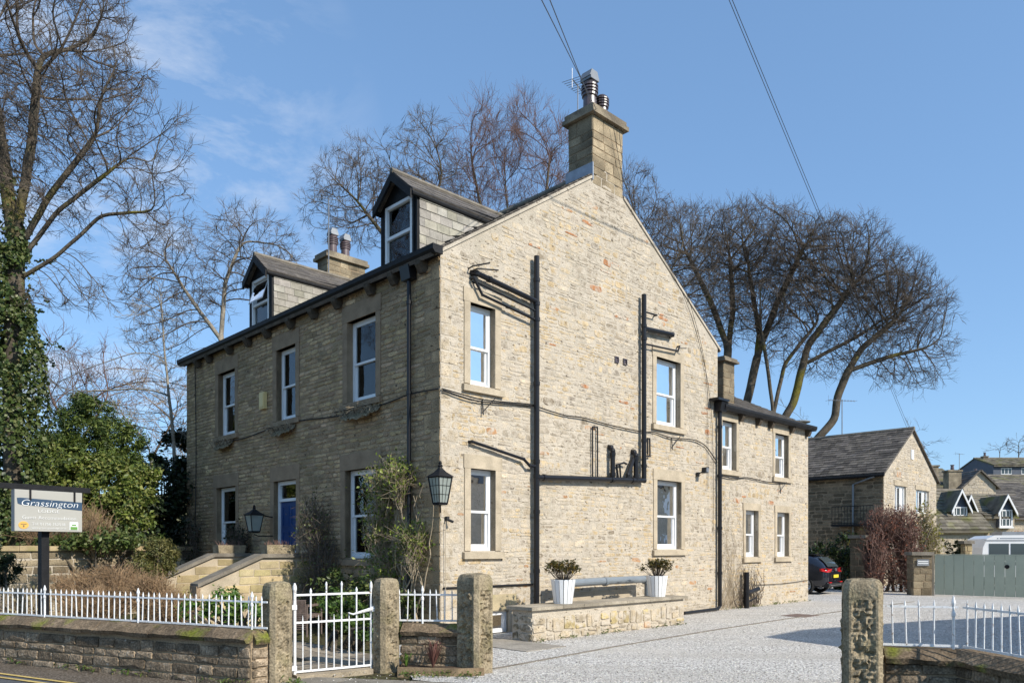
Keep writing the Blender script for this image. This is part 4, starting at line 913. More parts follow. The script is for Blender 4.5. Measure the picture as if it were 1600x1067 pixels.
w0 = WA - WD * 4.5; w1 = WA + WD * 4.78
road_wall("road_wall", w0, w1, .66, "blackened coursed stone wall with mossy coping along the road")
road_wall("return_wall", w1 + np.array((.03, .05)), (-2.98, 9.42), .64, "short return of stone wall beside the hinge gate post", th=.3, dark=1.6)
road_wall("short_wall", (-1.52, 10.52), (-.62, 10.36), .62, "short stone wall with railing between two gate posts", th=.3)
road_wall("short_wall", (3.92, 8.10), (4.60, 7.92), .60, "dark stone wall right of the drive, next to the rock-faced post", th=.32, dark=.8)
road_wall("short_wall", (4.57, 8.02), (4.92, 5.6), .60, "dark stone wall turning towards the road at the right edge", th=.32, dark=.8)

bar_mb = MB(); bar_mb.tube([(0, 0, 0), (0, 0, .36), (0, 0, .395), (0, 0, .44)], [.0085, .0085, .011, .002], 6)
bar_me = None
std_mb = MB(); std_mb.lathe((0, 0, -.03), [(.014, 0), (.014, .36), (.021, .38), (.021, .41), (.013, .43), (.012, .48), (.022, .52), (.017, .55), (.004, .6)], 8); std_me = None
def railing(name, a, b, z0, z1, spacing, stds, label, hb=None):
    """a,b plan ends; z0,z1 rail heights"""
    global bar_me, std_me
    a = np.array(a, float); b = np.array(b, float); d = b - a; L = np.linalg.norm(d); t = tag(empty(name, (a[0], a[1], 0), math.atan2(d[1], d[0])), label, "railing", "white iron railings on the walls")
    for z in (z0, z1):
        m_ = MB(); m_.box((0, -.006, z - .012), (L, .006, z + .012)) if z == z0 else m_.box((0, -.007, z - .011), (L, .007, z + .011)); m_.build("rail", M['rail'], t)
    k = 0; u = spacing * .5
    while u < L:
        if all(abs(u - s_) > spacing * .45 for s_ in stds):
            if bar_me is None: o = bar_mb.build("bar", M['rail'], t, smooth=False); bar_me = o.data
            else: o = link("bar", bar_me, None, t)
            o.location = (u, 0, z0); o.scale = (1, 1, (z1 - z0 + .075) / .44)
            o.rotation_euler = (random.gauss(0, .014), random.gauss(0, .02), 0)
        u += spacing
    for s_ in stds:
        if std_me is None: o = std_mb.build("standard", M['rail'], t); std_me = o.data
        else: o = link("standard", std_me, None, t)
        o.location = (s_, 0, z0 - .02); o.scale = (1, 1, (z1 - z0 + .17) / .6)
nrm = np.array((.4193, .908))
ra0 = w0 + nrm * .17; ra1 = w1 + nrm * .17 + WD * .12
def along(px):       # distance along the road railing seen at a given column of the photograph
    q = (px - 800) / 1200; p0 = ra0; k = (q * p0[1] - p0[0]) / (WD[0] - q * WD[1]); return k
railing("iron_railing", ra0, ra1, .685, 1.0, .109, [2.0, along(70), along(216), along(394)], "long white iron railing on the road wall at left")
railing("iron_railing", (-1.6, 10.62), (-.6, 10.5), .665, 1.02, .105, [.37], "short white railing between the latch post and the broad post")
railing("iron_railing", (3.86, 8.22), (4.66, 8.02), .635, 1.04, .132, [.78], "white railing right of the drive, section next to the stone post")
railing("iron_railing", (4.70, 8.0), (5.02, 5.7), .635, 1.04, .115, [1.75], "white railing at the right edge running towards the road")
# gate
ga, gb_ = np.array((-2.79, 9.86)), np.array((-1.92, 10.46)); d = gb_ - ga; L = np.linalg.norm(d)
gt = tag(empty("garden_gate", (ga[0], ga[1], 0), math.atan2(d[1], d[0])), "white iron garden gate with spear bars between two stone posts", "gate")
for z in (.07, .70, 1.055): m_ = MB(); m_.box((0, -.008, z - .013), (L, .008, z + .013)); m_.build("rail", M['rail'], gt)
for x, zt, r in ((0.0, 1.17, .021), (L, 1.17, .016)): m_ = MB(); m_.lathe((x, 0, .01), [(r, 0), (r, zt - .08), (r * 1.35, zt - .05), (r * 1.2, zt - .01), (r * .4, zt + .03)], 8); m_.build("stile", M['rail'], gt)
for k in range(1, 5): m_ = MB(); x = L * k / 5; zt = 1.2 if k in (2, 3) else 1.12; m_.tube([(x, 0, .07), (x, 0, zt - .05), (x, 0, zt - .02), (x, 0, zt + .02)], [.011, .011, .017, .004], 6); m_.build("tall_bar", M['rail'], gt)
for k in range(5): m_ = MB(); x = L * (k + .5) / 5; m_.tube([(x, 0, .07), (x, 0, .72), (x, 0, .79)], [.009, .009, .002], 6); m_.build("short_bar", M['rail'], gt)
m_ = MB(); m_.tube([(L * .68, -.03, .80), (L * .74, -.03, .775), (L * .84, -.03, .80), (L * 1.04, -.03, .845)], [.008, .012, .018, .028], 6); m_.box((L * 1.0, -.05, .80), (L * 1.05, .0, .87)); m_.build("latch", M['rail'], gt)
for z in (.12, .9): m_ = MB(); m_.box((-.06, -.03, z - .03), (.02, .03, z + .03)); m_.build("hinge", M['rail'], gt)
# flower bed in front of the short wall
m_ = MB(); m_.prism([(-1.45, 10.1), (-.72, 9.98), (-.66, 10.32), (-1.5, 10.46)], -.03, .07, lambda p, q, e: (p, q, e)); tag(m_.build("flower_bed", M['soil']), "small bed of red-brown soil before the short wall", "flower bed")
m_ = MB(); m_.prism([(-1.5, 10.05), (-.70, 9.93), (-.70, 9.97), (-1.5, 10.09)], -.03, .1, lambda p, q, e: (p, q, e)); m_.prism([(-.70, 9.93), (-.36, 10.0), (-.36, 10.04), (-.70, 9.97)], -.03, .1, lambda p, q, e: (p, q, e)); tag(m_.build("timber_edging", M['wood']), "timber boards edging the small flower bed between the posts", "edging")
def spiky(pos, n, h, m1, name, label, w=.012):
    t = tag(empty(name, pos), label, "plant"); m_ = MB()
    for k in range(n):
        a_ = random.uniform(0, 6.28); l = random.uniform(.6, 1) * h; lean = random.uniform(.1, .9); dx, dy = math.cos(a_) * lean * l, math.sin(a_) * lean * l
        p1 = np.array((dx * .5, dy * .5, l * .75)); p2 = np.array((dx, dy, l * (1.0 - lean * .4))); s_ = np.array((-math.sin(a_), math.cos(a_), 0)) * w
        m_.add([-s_, s_, p1 + s_, p1 - s_, p2], [(0, 1, 2, 3), (3, 2, 4)])
    m_.build("foliage", m1, t)
spiky((-1.05, 10.22, .07), 40, .46, mat('purple_leaf', (.16, .075, .06), .5, .3, 20), "cordyline", "spiky purple-red cordyline in the small bed by the gate posts", .008)
spiky((-1.42, 10.3, .07), 26, .24, mat('bulb_leaf', (.10, .17, .03), .5, .2, 20), "daffodil_clump", "tuft of green daffodil leaves at the foot of the latch post", .01)
# rattan chair behind the gate
rc = tag(empty("rattan_chair", (-4.02, 14.6, .012), R(-15)), "brown rattan garden chair standing on the path behind the gate", "chair")
m_ = MB()
for k in range(22): x = -.27 + .54 * k / 21; m_.tube([(x, -.27, .12), (x, -.30, .68)], .009, 4)
for z in np.linspace(.14, .68, 16): m_.tube([(-.28, -.285, z), (.28, -.285, z)], .008, 4)
m_.build("backrest", M['rattan'], rc)
m_ = MB(); m_.box((-.28, -.26, .34), (.28, .28, .40)); m_.build("seat", M['rattan'], rc)
for x in (-.29, .29):
    m_ = MB(); m_.box((x - .03, -.28, .56), (x + .03, .28, .60)); m_.build("armrest", M['rattan'], rc)
    for y in (-.27, .27): m_ = MB(); m_.tube([(x, y, 0), (x, y, .58)], .018, 6); m_.build("leg", M['rattan'], rc)

# loose stones on the gravel and weeds along the wall feet
g = np.random.default_rng(77); pts = []
while len(pts) < 11000:
    y_ = 9.2 + 12 * g.random() ** 1.6; x_ = g.uniform(-.9, 12); v = np.array((x_, y_)) - C0; lx, ly = v @ D1, v @ D2
    if x_ / y_ > .72 or ly > -.1 or (.7 < lx < 5.75 and ly > -1.6) or lx < -2.3 or (x_ < -.15 and y_ < 10.7): continue
    if g.random() < (.35 if y_ > 10.4 else .6): pts.append((x_, y_, 0.0))
for (a, b, w_, n_) in (((-2.4, 9.75), (3.6, 8.3), .5, 500), (tuple(loc2w(.9, -1.58)[:2]), tuple(loc2w(5.7, -1.58)[:2]), .05, 250), (tuple(loc2w(7, -.12)[:2]), tuple(loc2w(14.8, -.12)[:2]), .06, 300)):
    for _ in range(n_): t_ = g.random(); pts.append((a[0] + (b[0] - a[0]) * t_ + g.normal() * w_, a[1] + (b[1] - a[1]) * t_ + g.normal() * w_, .006))
pts = np.array(pts); n = len(pts); sz = g.uniform(.005, .013, (n, 1)); oc = np.array([(1, 0, 0), (0, 1, 0), (-1, 0, 0), (0, -1, 0), (0, 0, .8), (0, 0, -.4)], float)
V = pts[:, None, :] + (oc[None] * g.uniform(.6, 1.3, (n, 6, 3))) * sz[:, None, :] + np.array((0, 0, .004)); F_ = np.array([(0, 1, 4), (1, 2, 4), (2, 3, 4), (3, 0, 4), (1, 0, 5), (2, 1, 5), (3, 2, 5), (0, 3, 5)])
kk = g.choice([.35, .55, .75, .95, 1.0], n)[:, None] * np.array((1, .975, .93)); link("loose_gravel", npmesh("loose_gravel", V.reshape(-1, 3), (np.arange(n)[:, None, None] * 6 + F_[None]).reshape(-1, 3), np.repeat(kk, 8, axis=0)), mat('limestone_chip', (.82, .79, .74), .9, .1, 30, attr=True, spec=.15), kind="stuff")
pts = []
for (a, b, w_, n_) in ((w0 - nrm * .05, w1 - nrm * .05, .03, 60), (np.array((-1.5, 9.9)), np.array((-.3, 9.8)), .06, 20), (np.array(loc2w(.9, -1.56)[:2]), np.array(loc2w(5.7, -1.56)[:2]), .03, 18), (np.array(loc2w(9.6, -.1)[:2]), np.array(loc2w(14.8, -.1)[:2]), .04, 30), (np.array((-2.75, 9.4)), np.array((-2.6, 9.3)), .05, 8), (np.array((3.4, 8.1)), np.array((3.4, 8.4)), .05, 10)):
    for _ in range(n_):
        t_ = g.random(); c_ = np.array((*(a + (b - a) * t_ + g.normal(size=2) * w_), .02)); m1 = int(g.integers(4, 16)); pts += [c_ + g.normal(size=3) * (.035, .035, .018) + (0, 0, .02) for _ in range(m1)]
tag(link("weeds", leaves(np.array(pts), .05, [(.07, .12, .02), (.11, .16, .03), (.17, .17, .06)], np.tile((0, 0, 1.0), (len(pts), 1)), 1.0, .35, 5), M['leaf']), "small green weeds growing along the feet of the walls", "weeds", kind="stuff")

# ------------------------------------------------------------------ hanging sign
sg_c = at(71, 800, 11.5); sd = np.array((.545, .838)); sn_ = np.array((.838, -.545))
sg = tag(empty("hanging_sign", (sg_c[0], sg_c[1], 0), math.atan2(sd[1], sd[0])), "grey guest accommodation sign hanging from a black post in the garden", "sign")
SW, SZ0, SZ1 = .96, 1.905, 2.51
m_ = MB(); m_.box((-.055, -.0, -.05), (.055, .11, 2.60)); m_.build("post", M['blackmatt'], sg)
m_ = MB(); m_.box((-.95, -.02, 2.52), (.66, .09, 2.60)); m_.build("beam", M['blackmatt'], sg)
m_ = MB(); m_.box((-SW / 2, -.115, SZ0), (SW / 2, -.025, SZ1)); bd = m_.build("board", M['signside'], sg)
m_ = MB(); m_.box((-SW / 2 + .004, -.121, SZ0 + .004), (SW / 2 - .004, -.1155, SZ1 - .004)); m_.build("panel", M['signgrey'], bd)
m_ = MB(); m_.prism([(-.44, 2.305), (-.40, 2.29), (.476, 2.235), (.476, 2.36), (-.40, 2.39), (-.45, 2.385)], -.125, -.1215, lambda x, z, y: (x, y, z)); m_.build("blue_band", M['navy'], bd)
for x in (-.27, .36): m_ = MB(); m_.box((x - .02, -.10, SZ1 - .02), (x + .02, .04, 2.525)); m_.box((x - .014, -.132, SZ1 - .15), (x + .014, -.1275, SZ1 + .02)); m_.build("hanger", M['blackmatt'], bd)
def text(body, x, z, size, m_, par, width=None, shear=0, y=-.1275, align='LEFT'):
    cu = bpy.data.curves.new("lettering", 'FONT'); cu.body = body; cu.size = size; cu.shear = shear; cu.extrude = .0008; cu.offset = -.016 * size; cu.resolution_u = 4; cu.align_x = align
    tmp = bpy.data.objects.new("tmp", cu); COL.objects.link(tmp); dg = bpy.context.evaluated_depsgraph_get(); dg.update()
    me = bpy.data.meshes.new_from_object(tmp.evaluated_get(dg)); bpy.data.objects.remove(tmp)
    n = len(me.vertices); co = np.empty(n * 3); me.vertices.foreach_get("co", co); co = co.reshape(-1, 3); sx = 1.0
    if width and n: sx = width / (co[:, 0].max() - co[:, 0].min())
    out = np.stack([x + co[:, 0] * sx, np.full(n, y) - co[:, 2], z + co[:, 1]], 1); me.vertices.foreach_set("co", out.astype(np.float32).ravel()); me.materials.clear(); me.name = "lettering"
    return link("lettering", me, m_, par)
text("Grassington", -.41, 2.275, .135, M['letter'], bd, .80, .25)
text("LODGE", -.17, 2.185, .062, M['letter'], bd, .30)
text("Guest Accommodation", -.385, 2.085, .07, M['letter'], bd, .76)
text("Tel: 01756 752518", -.25, 1.995, .058, M['letter'], bd, .47)
text("www.grassingtonlodge.co.uk", -.25, 1.945, .034, M['letter'], bd, .49)
m_ = MB(); m_.prism([(-.36 + .07 * math.cos(k * math.pi / 7), 1.995 + .055 * math.sin(k * math.pi / 7)) for k in range(14)], -.126, -.1215, lambda x, z, y: (x, y, z)); m_.build("gold_badge", M['gold'], bd)
m_ = MB(); m_.box((.29, -.126, 1.935), (.415, -.1215, 2.055)); m_.build("white_badge", M['letter'], bd); m_ = MB(); m_.box((.30, -.129, 1.94), (.405, -.1265, 1.985)); m_.box((.32, -.129, 2.0), (.385, -.1265, 2.02)); m_.build("green_badge", M['green'], bd)
m_ = MB(); m_.box((-.36 - .01, -.129, 1.965), (-.36 + .01, -.1265, 1.995)); m_.box((-.40, -.129, 2.005), (-.32, -.1265, 2.015)); m_.build("badge_mark", M['wood'], bd)

# ------------------------------------------------------------------ trees: space colonisation
class TB:
    '''tubes gathered as arrays, for branch work'''
    def __init__(s): s.V = []; s.F = []; s.n = 0; s.tw = []
    def tube(s, pts, rad, n=6, caps=False):
        P = np.asarray(pts, float); m = len(P); rad = np.asarray(rad, float)
        T = np.empty_like(P); T[1:-1] = P[2:] - P[:-2]; T[0] = P[1] - P[0]; T[-1] = P[-1] - P[-2]; T /= (np.sqrt((T * T).sum(1))[:, None] + 1e-9)
        ref = np.array([0, 0, 1.0]) if abs(T[:, 2].mean()) < .75 else np.array([1.0, .13, 0])
        A = np.cross(T, ref); A /= (np.sqrt((A * A).sum(1))[:, None] + 1e-9); B = np.cross(T, A); an = np.arange(n) * 2 * np.pi / n
        s.V.append((P[:, None, :] + rad[:, None, None] * (np.cos(an)[None, :, None] * A[:, None, :] + np.sin(an)[None, :, None] * B[:, None, :])).reshape(-1, 3))
        i = (np.arange(m - 1) * n)[:, None]; j = np.arange(n)[None]; k = (np.arange(n) + 1) % n
        s.F.append(np.stack([i + j, i + k[None], i + n + k[None], i + n + j], -1).reshape(-1, 4) + s.n); s.n += m * n
    def twig(s, a, b, c, r): s.tw.append((*a, *b, *c, r))
    def build(s, name, mat, parent, smooth=False):
        if s.tw:
            t = np.array(s.tw); P = t[:, :9].reshape(-1, 3, 3); r = t[:, 9]; T = P[:, 2] - P[:, 0]; T /= np.linalg.norm(T, axis=1, keepdims=True) + 1e-9
            A = np.cross(T, np.array([.31, .17, .93])); A /= np.linalg.norm(A, axis=1, keepdims=True) + 1e-9; B = np.cross(T, A); an = np.arange(3) * 2 * np.pi / 3
            off = np.cos(an)[None, :, None] * A[:, None] + np.sin(an)[None, :, None] * B[:, None]; rr = r[:, None] * np.array([1, .75, .4])
            V = P[:, :, None, :] + rr[:, :, None, None] * off[:, None]; N_ = len(t); base = (np.arange(N_) * 9)[:, None, None] + s.n
            pat = np.array([[i * 3 + j, i * 3 + (j + 1) % 3, i * 3 + 3 + (j + 1) % 3, i * 3 + 3 + j] for i in range(2) for j in range(3)])
            s.V.append(V.reshape(-1, 3)); s.F.append((base + pat[None]).reshape(-1, 4)); s.n += N_ * 9
        if not s.V: return None
        return link(name, npmesh(name, np.concatenate(s.V), np.concatenate(s.F), None, smooth), mat, parent)
def grow(attr, nodes, parents, dirs, step, kill, infl, iters, inertia=.75, jit=.10, up=.05, seed=0):
    g = np.random.default_rng(seed); N = [np.array(p, float) for p in nodes]; Pn = list(parents); Dn = [np.array(d, float) for d in dirs]
    A = attr.copy(); near = np.full(len(A), -1); dist = np.full(len(A), 1e9); start = 0; nch = np.bincount([p for p in Pn if p >= 0], minlength=len(N)).tolist()
    for it in range(iters):
        new = np.array(N[start:]); 
        if len(new) and len(A):
            for c0 in range(0, len(new), 400):
                blk = new[c0:c0 + 400]; dd = np.sqrt(np.maximum(0, (A ** 2).sum(1)[:, None] + (blk ** 2).sum(1)[None] - 2 * A @ blk.T)); k = dd.argmin(1); v = dd[np.arange(len(A)), k]
                up_ = v < dist; dist[up_] = v[up_]; near[up_] = start + c0 + k[up_]
        keep = dist > kill; A, near, dist = A[keep], near[keep], dist[keep]
        if not len(A): break
        act = dist < infl
        if not act.any(): act = dist < dist.min() * 1.2
        idx = near[act]; NA = np.array(N); vec = A[act] - NA[idx]; vec /= np.linalg.norm(vec, axis=1, keepdims=True) + 1e-9
        u, inv = np.unique(idx, return_inverse=True); acc = np.zeros((len(u), 3)); np.add.at(acc, inv, vec); start = len(N)
        for i, a in zip(u, acc):
            if nch[i] > 3: continue
            d = a / (np.linalg.norm(a) + 1e-9) + Dn[i] * inertia + g.normal(size=3) * jit; d[2] += up; d /= np.linalg.norm(d)
            N.append(N[i] + d * step * g.uniform(.8, 1.2)); Pn.append(int(i)); Dn.append(d); nch[i] += 1; nch.append(0)
        if len(N) == start: break
    return np.array(N), np.array(Pn), np.array(Dn)
def tree(name, label, base, trunks, env, step, kill, dens, seed, rt=.0085, expo=2.2, mats=('bark', 'twig'), twigs=3, tl=.55, group="bare trees around the house", rmax=.5, iters=90, thick=.05, up=.05, cat="tree", twr=.0075, upright=.0, gaps=-.18, shell=.35):
    g = np.random.default_rng(seed); attr = []
    for c, r in env:
        vol = 4.19 * r[0] * r[1] * r[2]; n = max(60, int(vol * dens)); attr.append(ell(n, c, r, seed + len(attr), shell)[0])
    attr = np.concatenate(attr); fq = 1.6 / max(.5, np.mean([e[1] for e in env])); attr = attr[[mnoise.noise((p[0] * fq, p[1] * fq, p[2] * fq)) > gaps for p in attr]]
    nodes = []; par = []; dirs = []
    nodes.append(np.array(trunks[0][0], float)); par.append(-1); dirs.append(np.array((0, 0, 1.0)))
    for path in trunks:
        pts = [np.array(p, float) for p in path]
        cur = int(np.argmin([np.linalg.norm(q - pts[0]) for q in nodes])); 
        for a, b in zip(pts[:-1], pts[1:]):
            L = np.linalg.norm(b - a); n = max(1, int(L / step)); 
            for k in range(1, n + 1):
                p = a + (b - a) * k / n + g.normal(size=3) * step * .06; d = p - nodes[cur]; nodes.append(p); par.append(cur); dirs.append(d / (np.linalg.norm(d) + 1e-9)); cur = len(nodes) - 1
    N, P, D = grow(attr, nodes, par, dirs, step, kill, step * 9, iters, up=up, seed=seed)
    # radii by the pipe model
    n = len(N); ch = [[] for _ in range(n)]
    for i in range(1, n): ch[P[i]].append(i)
    w = np.zeros(n)
    for i in range(n - 1, -1, -1): w[i] = rt ** expo if not ch[i] else sum(w[c] for c in ch[i])
    rad = np.minimum(w ** (1 / expo), rmax)
    t = tag(empty(name, tuple(base)), label, cat, group); b0 = np.array(base, float); tr_, cr_ = TB(), TB()
    starts = [(0, [0])]
    stack = [(0, None)]
    while stack:
        i, p = stack.pop(); chain = [p] if p is not None else []; j = i
        while True:
            chain.append(j)
            if not ch[j]: break
            k = max(ch[j], key=lambda c: w[c]); stack += [(c, j) for c in ch[j] if c != k]; j = k
        if len(chain) < 2: continue
        pts = N[chain] - b0; r = rad[chain].copy()
        if p is not None: r[0] = min(rad[p], r[1] * 1.15)
        for _ in range(2 if len(pts) > 3 else 0): q = pts.copy(); q[1:-1] = (pts[:-2] + 2 * pts[1:-1] + pts[2:]) / 4; pts = q
        big = r[min(1, len(r) - 1)] > thick; sd_ = 9 if r.max() > .12 else 6 if r.max() > .04 else 4 if r.max() > .018 else 3
        (tr_ if big else cr_).tube(pts, r, sd_, caps=False)
    # terminal twigs
    fine = [i for i in range(n) if rad[i] < .03]
    for i in fine:
        k = twigs if not ch[i] else (1 if g.random() < .75 else 0)
        for _ in range(k):
            d = D[i] * .9 + g.normal(size=3) * .42; d[2] += .12 + upright; d /= np.linalg.norm(d); L = tl * g.uniform(.5, 1.2); p0 = N[i] - b0; m1 = p0 + d * L * .5 + g.normal(size=3) * L * .07; d2 = d + g.normal(size=3) * .35; d2[2] += .15; p2 = m1 + d2 / np.linalg.norm(d2) * L * .5
            cr_.twig(p0, m1, p2, twr)
            for _q in range(2): d3 = d + g.normal(size=3) * .55; s0 = m1 if _q else (p0 + m1) / 2; e0 = m1 + d3 / np.linalg.norm(d3) * L * .5; cr_.twig(s0, (s0 + e0) / 2, e0, twr * .72)
    tr_.build("trunk", M[mats[0]], t, smooth=True); cr_.build("crown", M[mats[1]], t)
    return t, N, rad
def E(px, py, Y, rx, rz, ry=None):
    s_ = Y / 1200; return (at(px, py, Y), (rx * s_, ry if ry else (rx + rz) * .45 * s_, rz * s_))
def base_of(px, Y): p = at(px, 857, Y); return (p[0], p[1], -.05)
def path(Y, *pp): return [base_of(pp[0][0], Y) if i == 0 and pp[0][1] is None else at(a, b, Y) for i, (a, b) in enumerate(pp)]
# big ivy-clad tree at left
Y = 19.0
t1, N1, R1 = tree("ivy_clad_tree", "tall bare tree with ivy covered trunk at the left edge", base_of(22, Y),
    [path(Y, (22, None), (20, 600), (24, 420), (30, 330)), path(Y, (24, 400), (75, 310), (150, 210)), path(Y, (22, 420), (90, 330), (200, 245)), path(Y, (30, 340), (50, 220), (60, 100)), path(Y, (26, 400), (5, 250), (-20, 80)), path(Y, (24, 440), (90, 400), (160, 335), (250, 330))],
    [E(70, 60, Y, 130, 190), E(190, 215, Y, 105, 110), E(-60, 80, Y, 130, 220), E(210, 320, Y, 90, 60), E(60, 270, Y, 90, 100), E(120, 460, Y, 80, 30), E(-70, 330, Y, 90, 100)], .15, .185, 34, 11, rt=.0072, expo=2.14, twigs=4, tl=.45, rmax=.40, twr=.0058, iters=120)
Y = 33.0
tree("bare_tree", "bare spreading tree behind the left end of the house roof", base_of(345, Y), [path(Y, (350, None), (345, 530), (300, 470), (255, 400)), path(Y, (345, 530), (352, 440), (380, 370))],
    [E(280, 430, Y, 95, 85), E(385, 395, Y, 75, 70), E(250, 520, Y, 50, 50), E(430, 430, Y, 50, 70)], .22, .26, 18, 12, twigs=4, tl=.6, mats=('birch', 'twig'))
Y = 23.0
tree("slender_tree", "slender pale bare tree left of the house corner", base_of(268, Y), [path(Y, (268, None), (272, 690), (258, 560), (250, 440))], [E(250, 520, Y, 55, 90), E(230, 620, Y, 60, 70), E(275, 640, Y, 25, 60), E(120, 610, Y, 60, 40)], .22, .33, 6, 13, twigs=2, tl=.5, mats=('birch', 'birch'), thick=.035)
Y = 36.0
tree("bare_tree", "rounded bare tree behind the roof between the two dormers", base_of(640, Y), [path(Y, (640, None), (640, 420), (630, 330)), path(Y, (640, 420), (570, 330)), path(Y, (640, 400), (690, 280))],
    [E(655, 245, Y, 60, 68), E(565, 290, Y, 75, 70), E(620, 330, Y, 120, 60), E(510, 330, Y, 40, 50), E(690, 300, Y, 50, 60)], .24, .27, 19, 14, twigs=4, tl=.6)
Y = 38.0
tree("bare_tree", "upright bare ash behind the roof left of the gable chimney", base_of(800, Y), [path(Y, (800, None), (800, 400), (790, 300)), path(Y, (800, 420), (750, 320), (735, 240)), path(Y, (800, 420), (850, 330), (860, 240))],
    [E(760, 260, Y, 45, 95), E(820, 250, Y, 45, 85), E(870, 280, Y, 35, 80), E(720, 310, Y, 40, 70)], .27, .29, 15, 15, twigs=4, tl=1.1, up=.35, mats=('bark', 'redtwig'), upright=.8)
tree("bare_tree", "bare tree showing past the right slope of the gable", base_of(1020, Y), [path(Y, (1020, None), (1020, 480), (1000, 380)), path(Y, (1020, 480), (1060, 400))], [E(1000, 340, Y, 45, 80), E(1050, 380, Y, 55, 65), E(980, 300, Y, 30, 45), E(1080, 460, Y, 40, 70)], .24, .27, 20, 16, twigs=4, tl=.7)
Y = 47.0
SY = dict(tl=.8, twigs=3, rt=.0115, expo=2.2, twr=.0095, iters=120, gaps=-.36, shell=.15)
tree("sycamore", "bare tree with dark trunk rising just behind the wing chimney", base_of(1135, Y), [path(Y, (1140, None), (1136, 560), (1146, 480), (1140, 400)), path(Y, (1136, 540), (1110, 470), (1075, 400))], [E(1085, 420, Y, 75, 92), E(1150, 395, Y, 78, 74), E(1050, 370, Y, 42, 42), E(1120, 500, Y, 60, 45)], .26, .29, 14, 17, **SY)
tree("sycamore", "bare mossy tree leaning right, second trunk from the wing chimney", base_of(1170, Y), [path(Y, (1165, None), (1165, 640), (1182, 560), (1192, 470)), path(Y, (1182, 560), (1215, 470), (1260, 380)), path(Y, (1186, 520), (1170, 420))], [E(1195, 395, Y, 100, 74), E(1262, 415, Y, 85, 74), E(1175, 490, Y, 60, 50)], .26, .29, 14, 18, **SY)
Y = 46.0
tree("sycamore", "bare mossy tree with forked trunk in the middle of the clump", base_of(1210, Y), [path(Y, (1212, None), (1208, 640), (1200, 580), (1190, 520)), path(Y, (1208, 650), (1225, 570), (1280, 500)), path(Y, (1205, 690), (1240, 630), (1262, 540), (1330, 450)), path(Y, (1255, 570), (1350, 520))], [E(1310, 410, Y, 90, 66), E(1360, 470, Y, 85, 62), E(1200, 480, Y, 60, 50), E(1270, 480, Y, 80, 60), E(1235, 550, Y, 55, 32), E(1300, 570, Y, 45, 22)], .26, .29, 17, 19, **SY)
tree("sycamore", "bare tree with crooked trunk bending right above the cottage roof", base_of(1275, Y), [path(Y, (1275, None), (1272, 690), (1250, 650), (1225, 635)), path(Y, (1272, 690), (1305, 655), (1308, 620), (1325, 580), (1345, 545), (1400, 500)), path(Y, (1325, 580), (1380, 560), (1440, 545))], [E(1420, 490, Y, 70, 54), E(1380, 450, Y, 75, 60), E(1365, 540, Y, 80, 34), E(1445, 545, Y, 46, 38), E(1440, 590, Y, 42, 18), E(1390, 575, Y, 50, 26)], .26, .285, 22, 20, **SY)
tree("garden_tree", "small bare tree behind the right end of the cottage", base_of(1440, 46), [path(46, (1430, None), (1430, 720), (1425, 690))], [E(1435, 700, 46, 35, 35)], .35, .45, 4, 21, tl=.7, iters=50)
for i, (px, rx, rz, yy) in enumerate(((1562, 20, 13, 700), (1592, 22, 18, 698), (1622, 20, 18, 700))):
    Y = 120.0; b = at(px, 735, Y); tree("hilltop_tree", ["small bare tree on the skyline, left one above the grey house", "bare tree on the skyline cut by the right edge", "bare tree on the skyline beyond the edge"][i], tuple(b), [[b, at(px, yy + 4, Y)]], [E(px, yy, Y, rx, rz)], .5, .65, 1.6, 30 + i, rt=.022, twigs=2, tl=1.1, iters=40, group="bare trees on the skyline", twr=.02)
# pinkish thicket and brown woodland edge behind the garden
tree("twiggy_shrub", "pinkish leafless thicket above the garden hedge at left", base_of(120, 27), [path(27, (120, None), (120, 680)), path(27, (120, 700), (80, 620)), path(27, (120, 700), (170, 620))], [E(110, 580, 27, 75, 55), E(170, 610, 27, 50, 60), E(70, 600, 27, 50, 60)], .24, .3, 9, 41, tl=.7, mats=('redtwig', 'redtwig'), upright=.4, group="leafless shrubs", cat="shrub")
tree("twiggy_shrub", "brown leafless thicket between the hedge and the house corner", base_of(235, 30), [path(30, (235, None), (235, 700)), path(30, (235, 720), (280, 640))], [E(225, 650, 30, 50, 60), E(275, 670, 30, 40, 90), E(200, 610, 30, 40, 40)], .26, .32, 8, 42, tl=.7, mats=('twig', 'tan'), group="leafless shrubs", cat="shrub")
tree("twiggy_shrub", "leafless thicket hiding the ground behind the dark evergreen", base_of(60, 36), [path(36, (60, None), (60, 700)), path(36, (60, 720), (130, 640)), path(36, (60, 720), (-20, 640))], [E(60, 620, 36, 130, 90), E(240, 640, 36, 90, 80)], .36, .45, 4, 43, tl=.9, mats=('twig', 'twig'), group="leafless shrubs", cat="shrub")

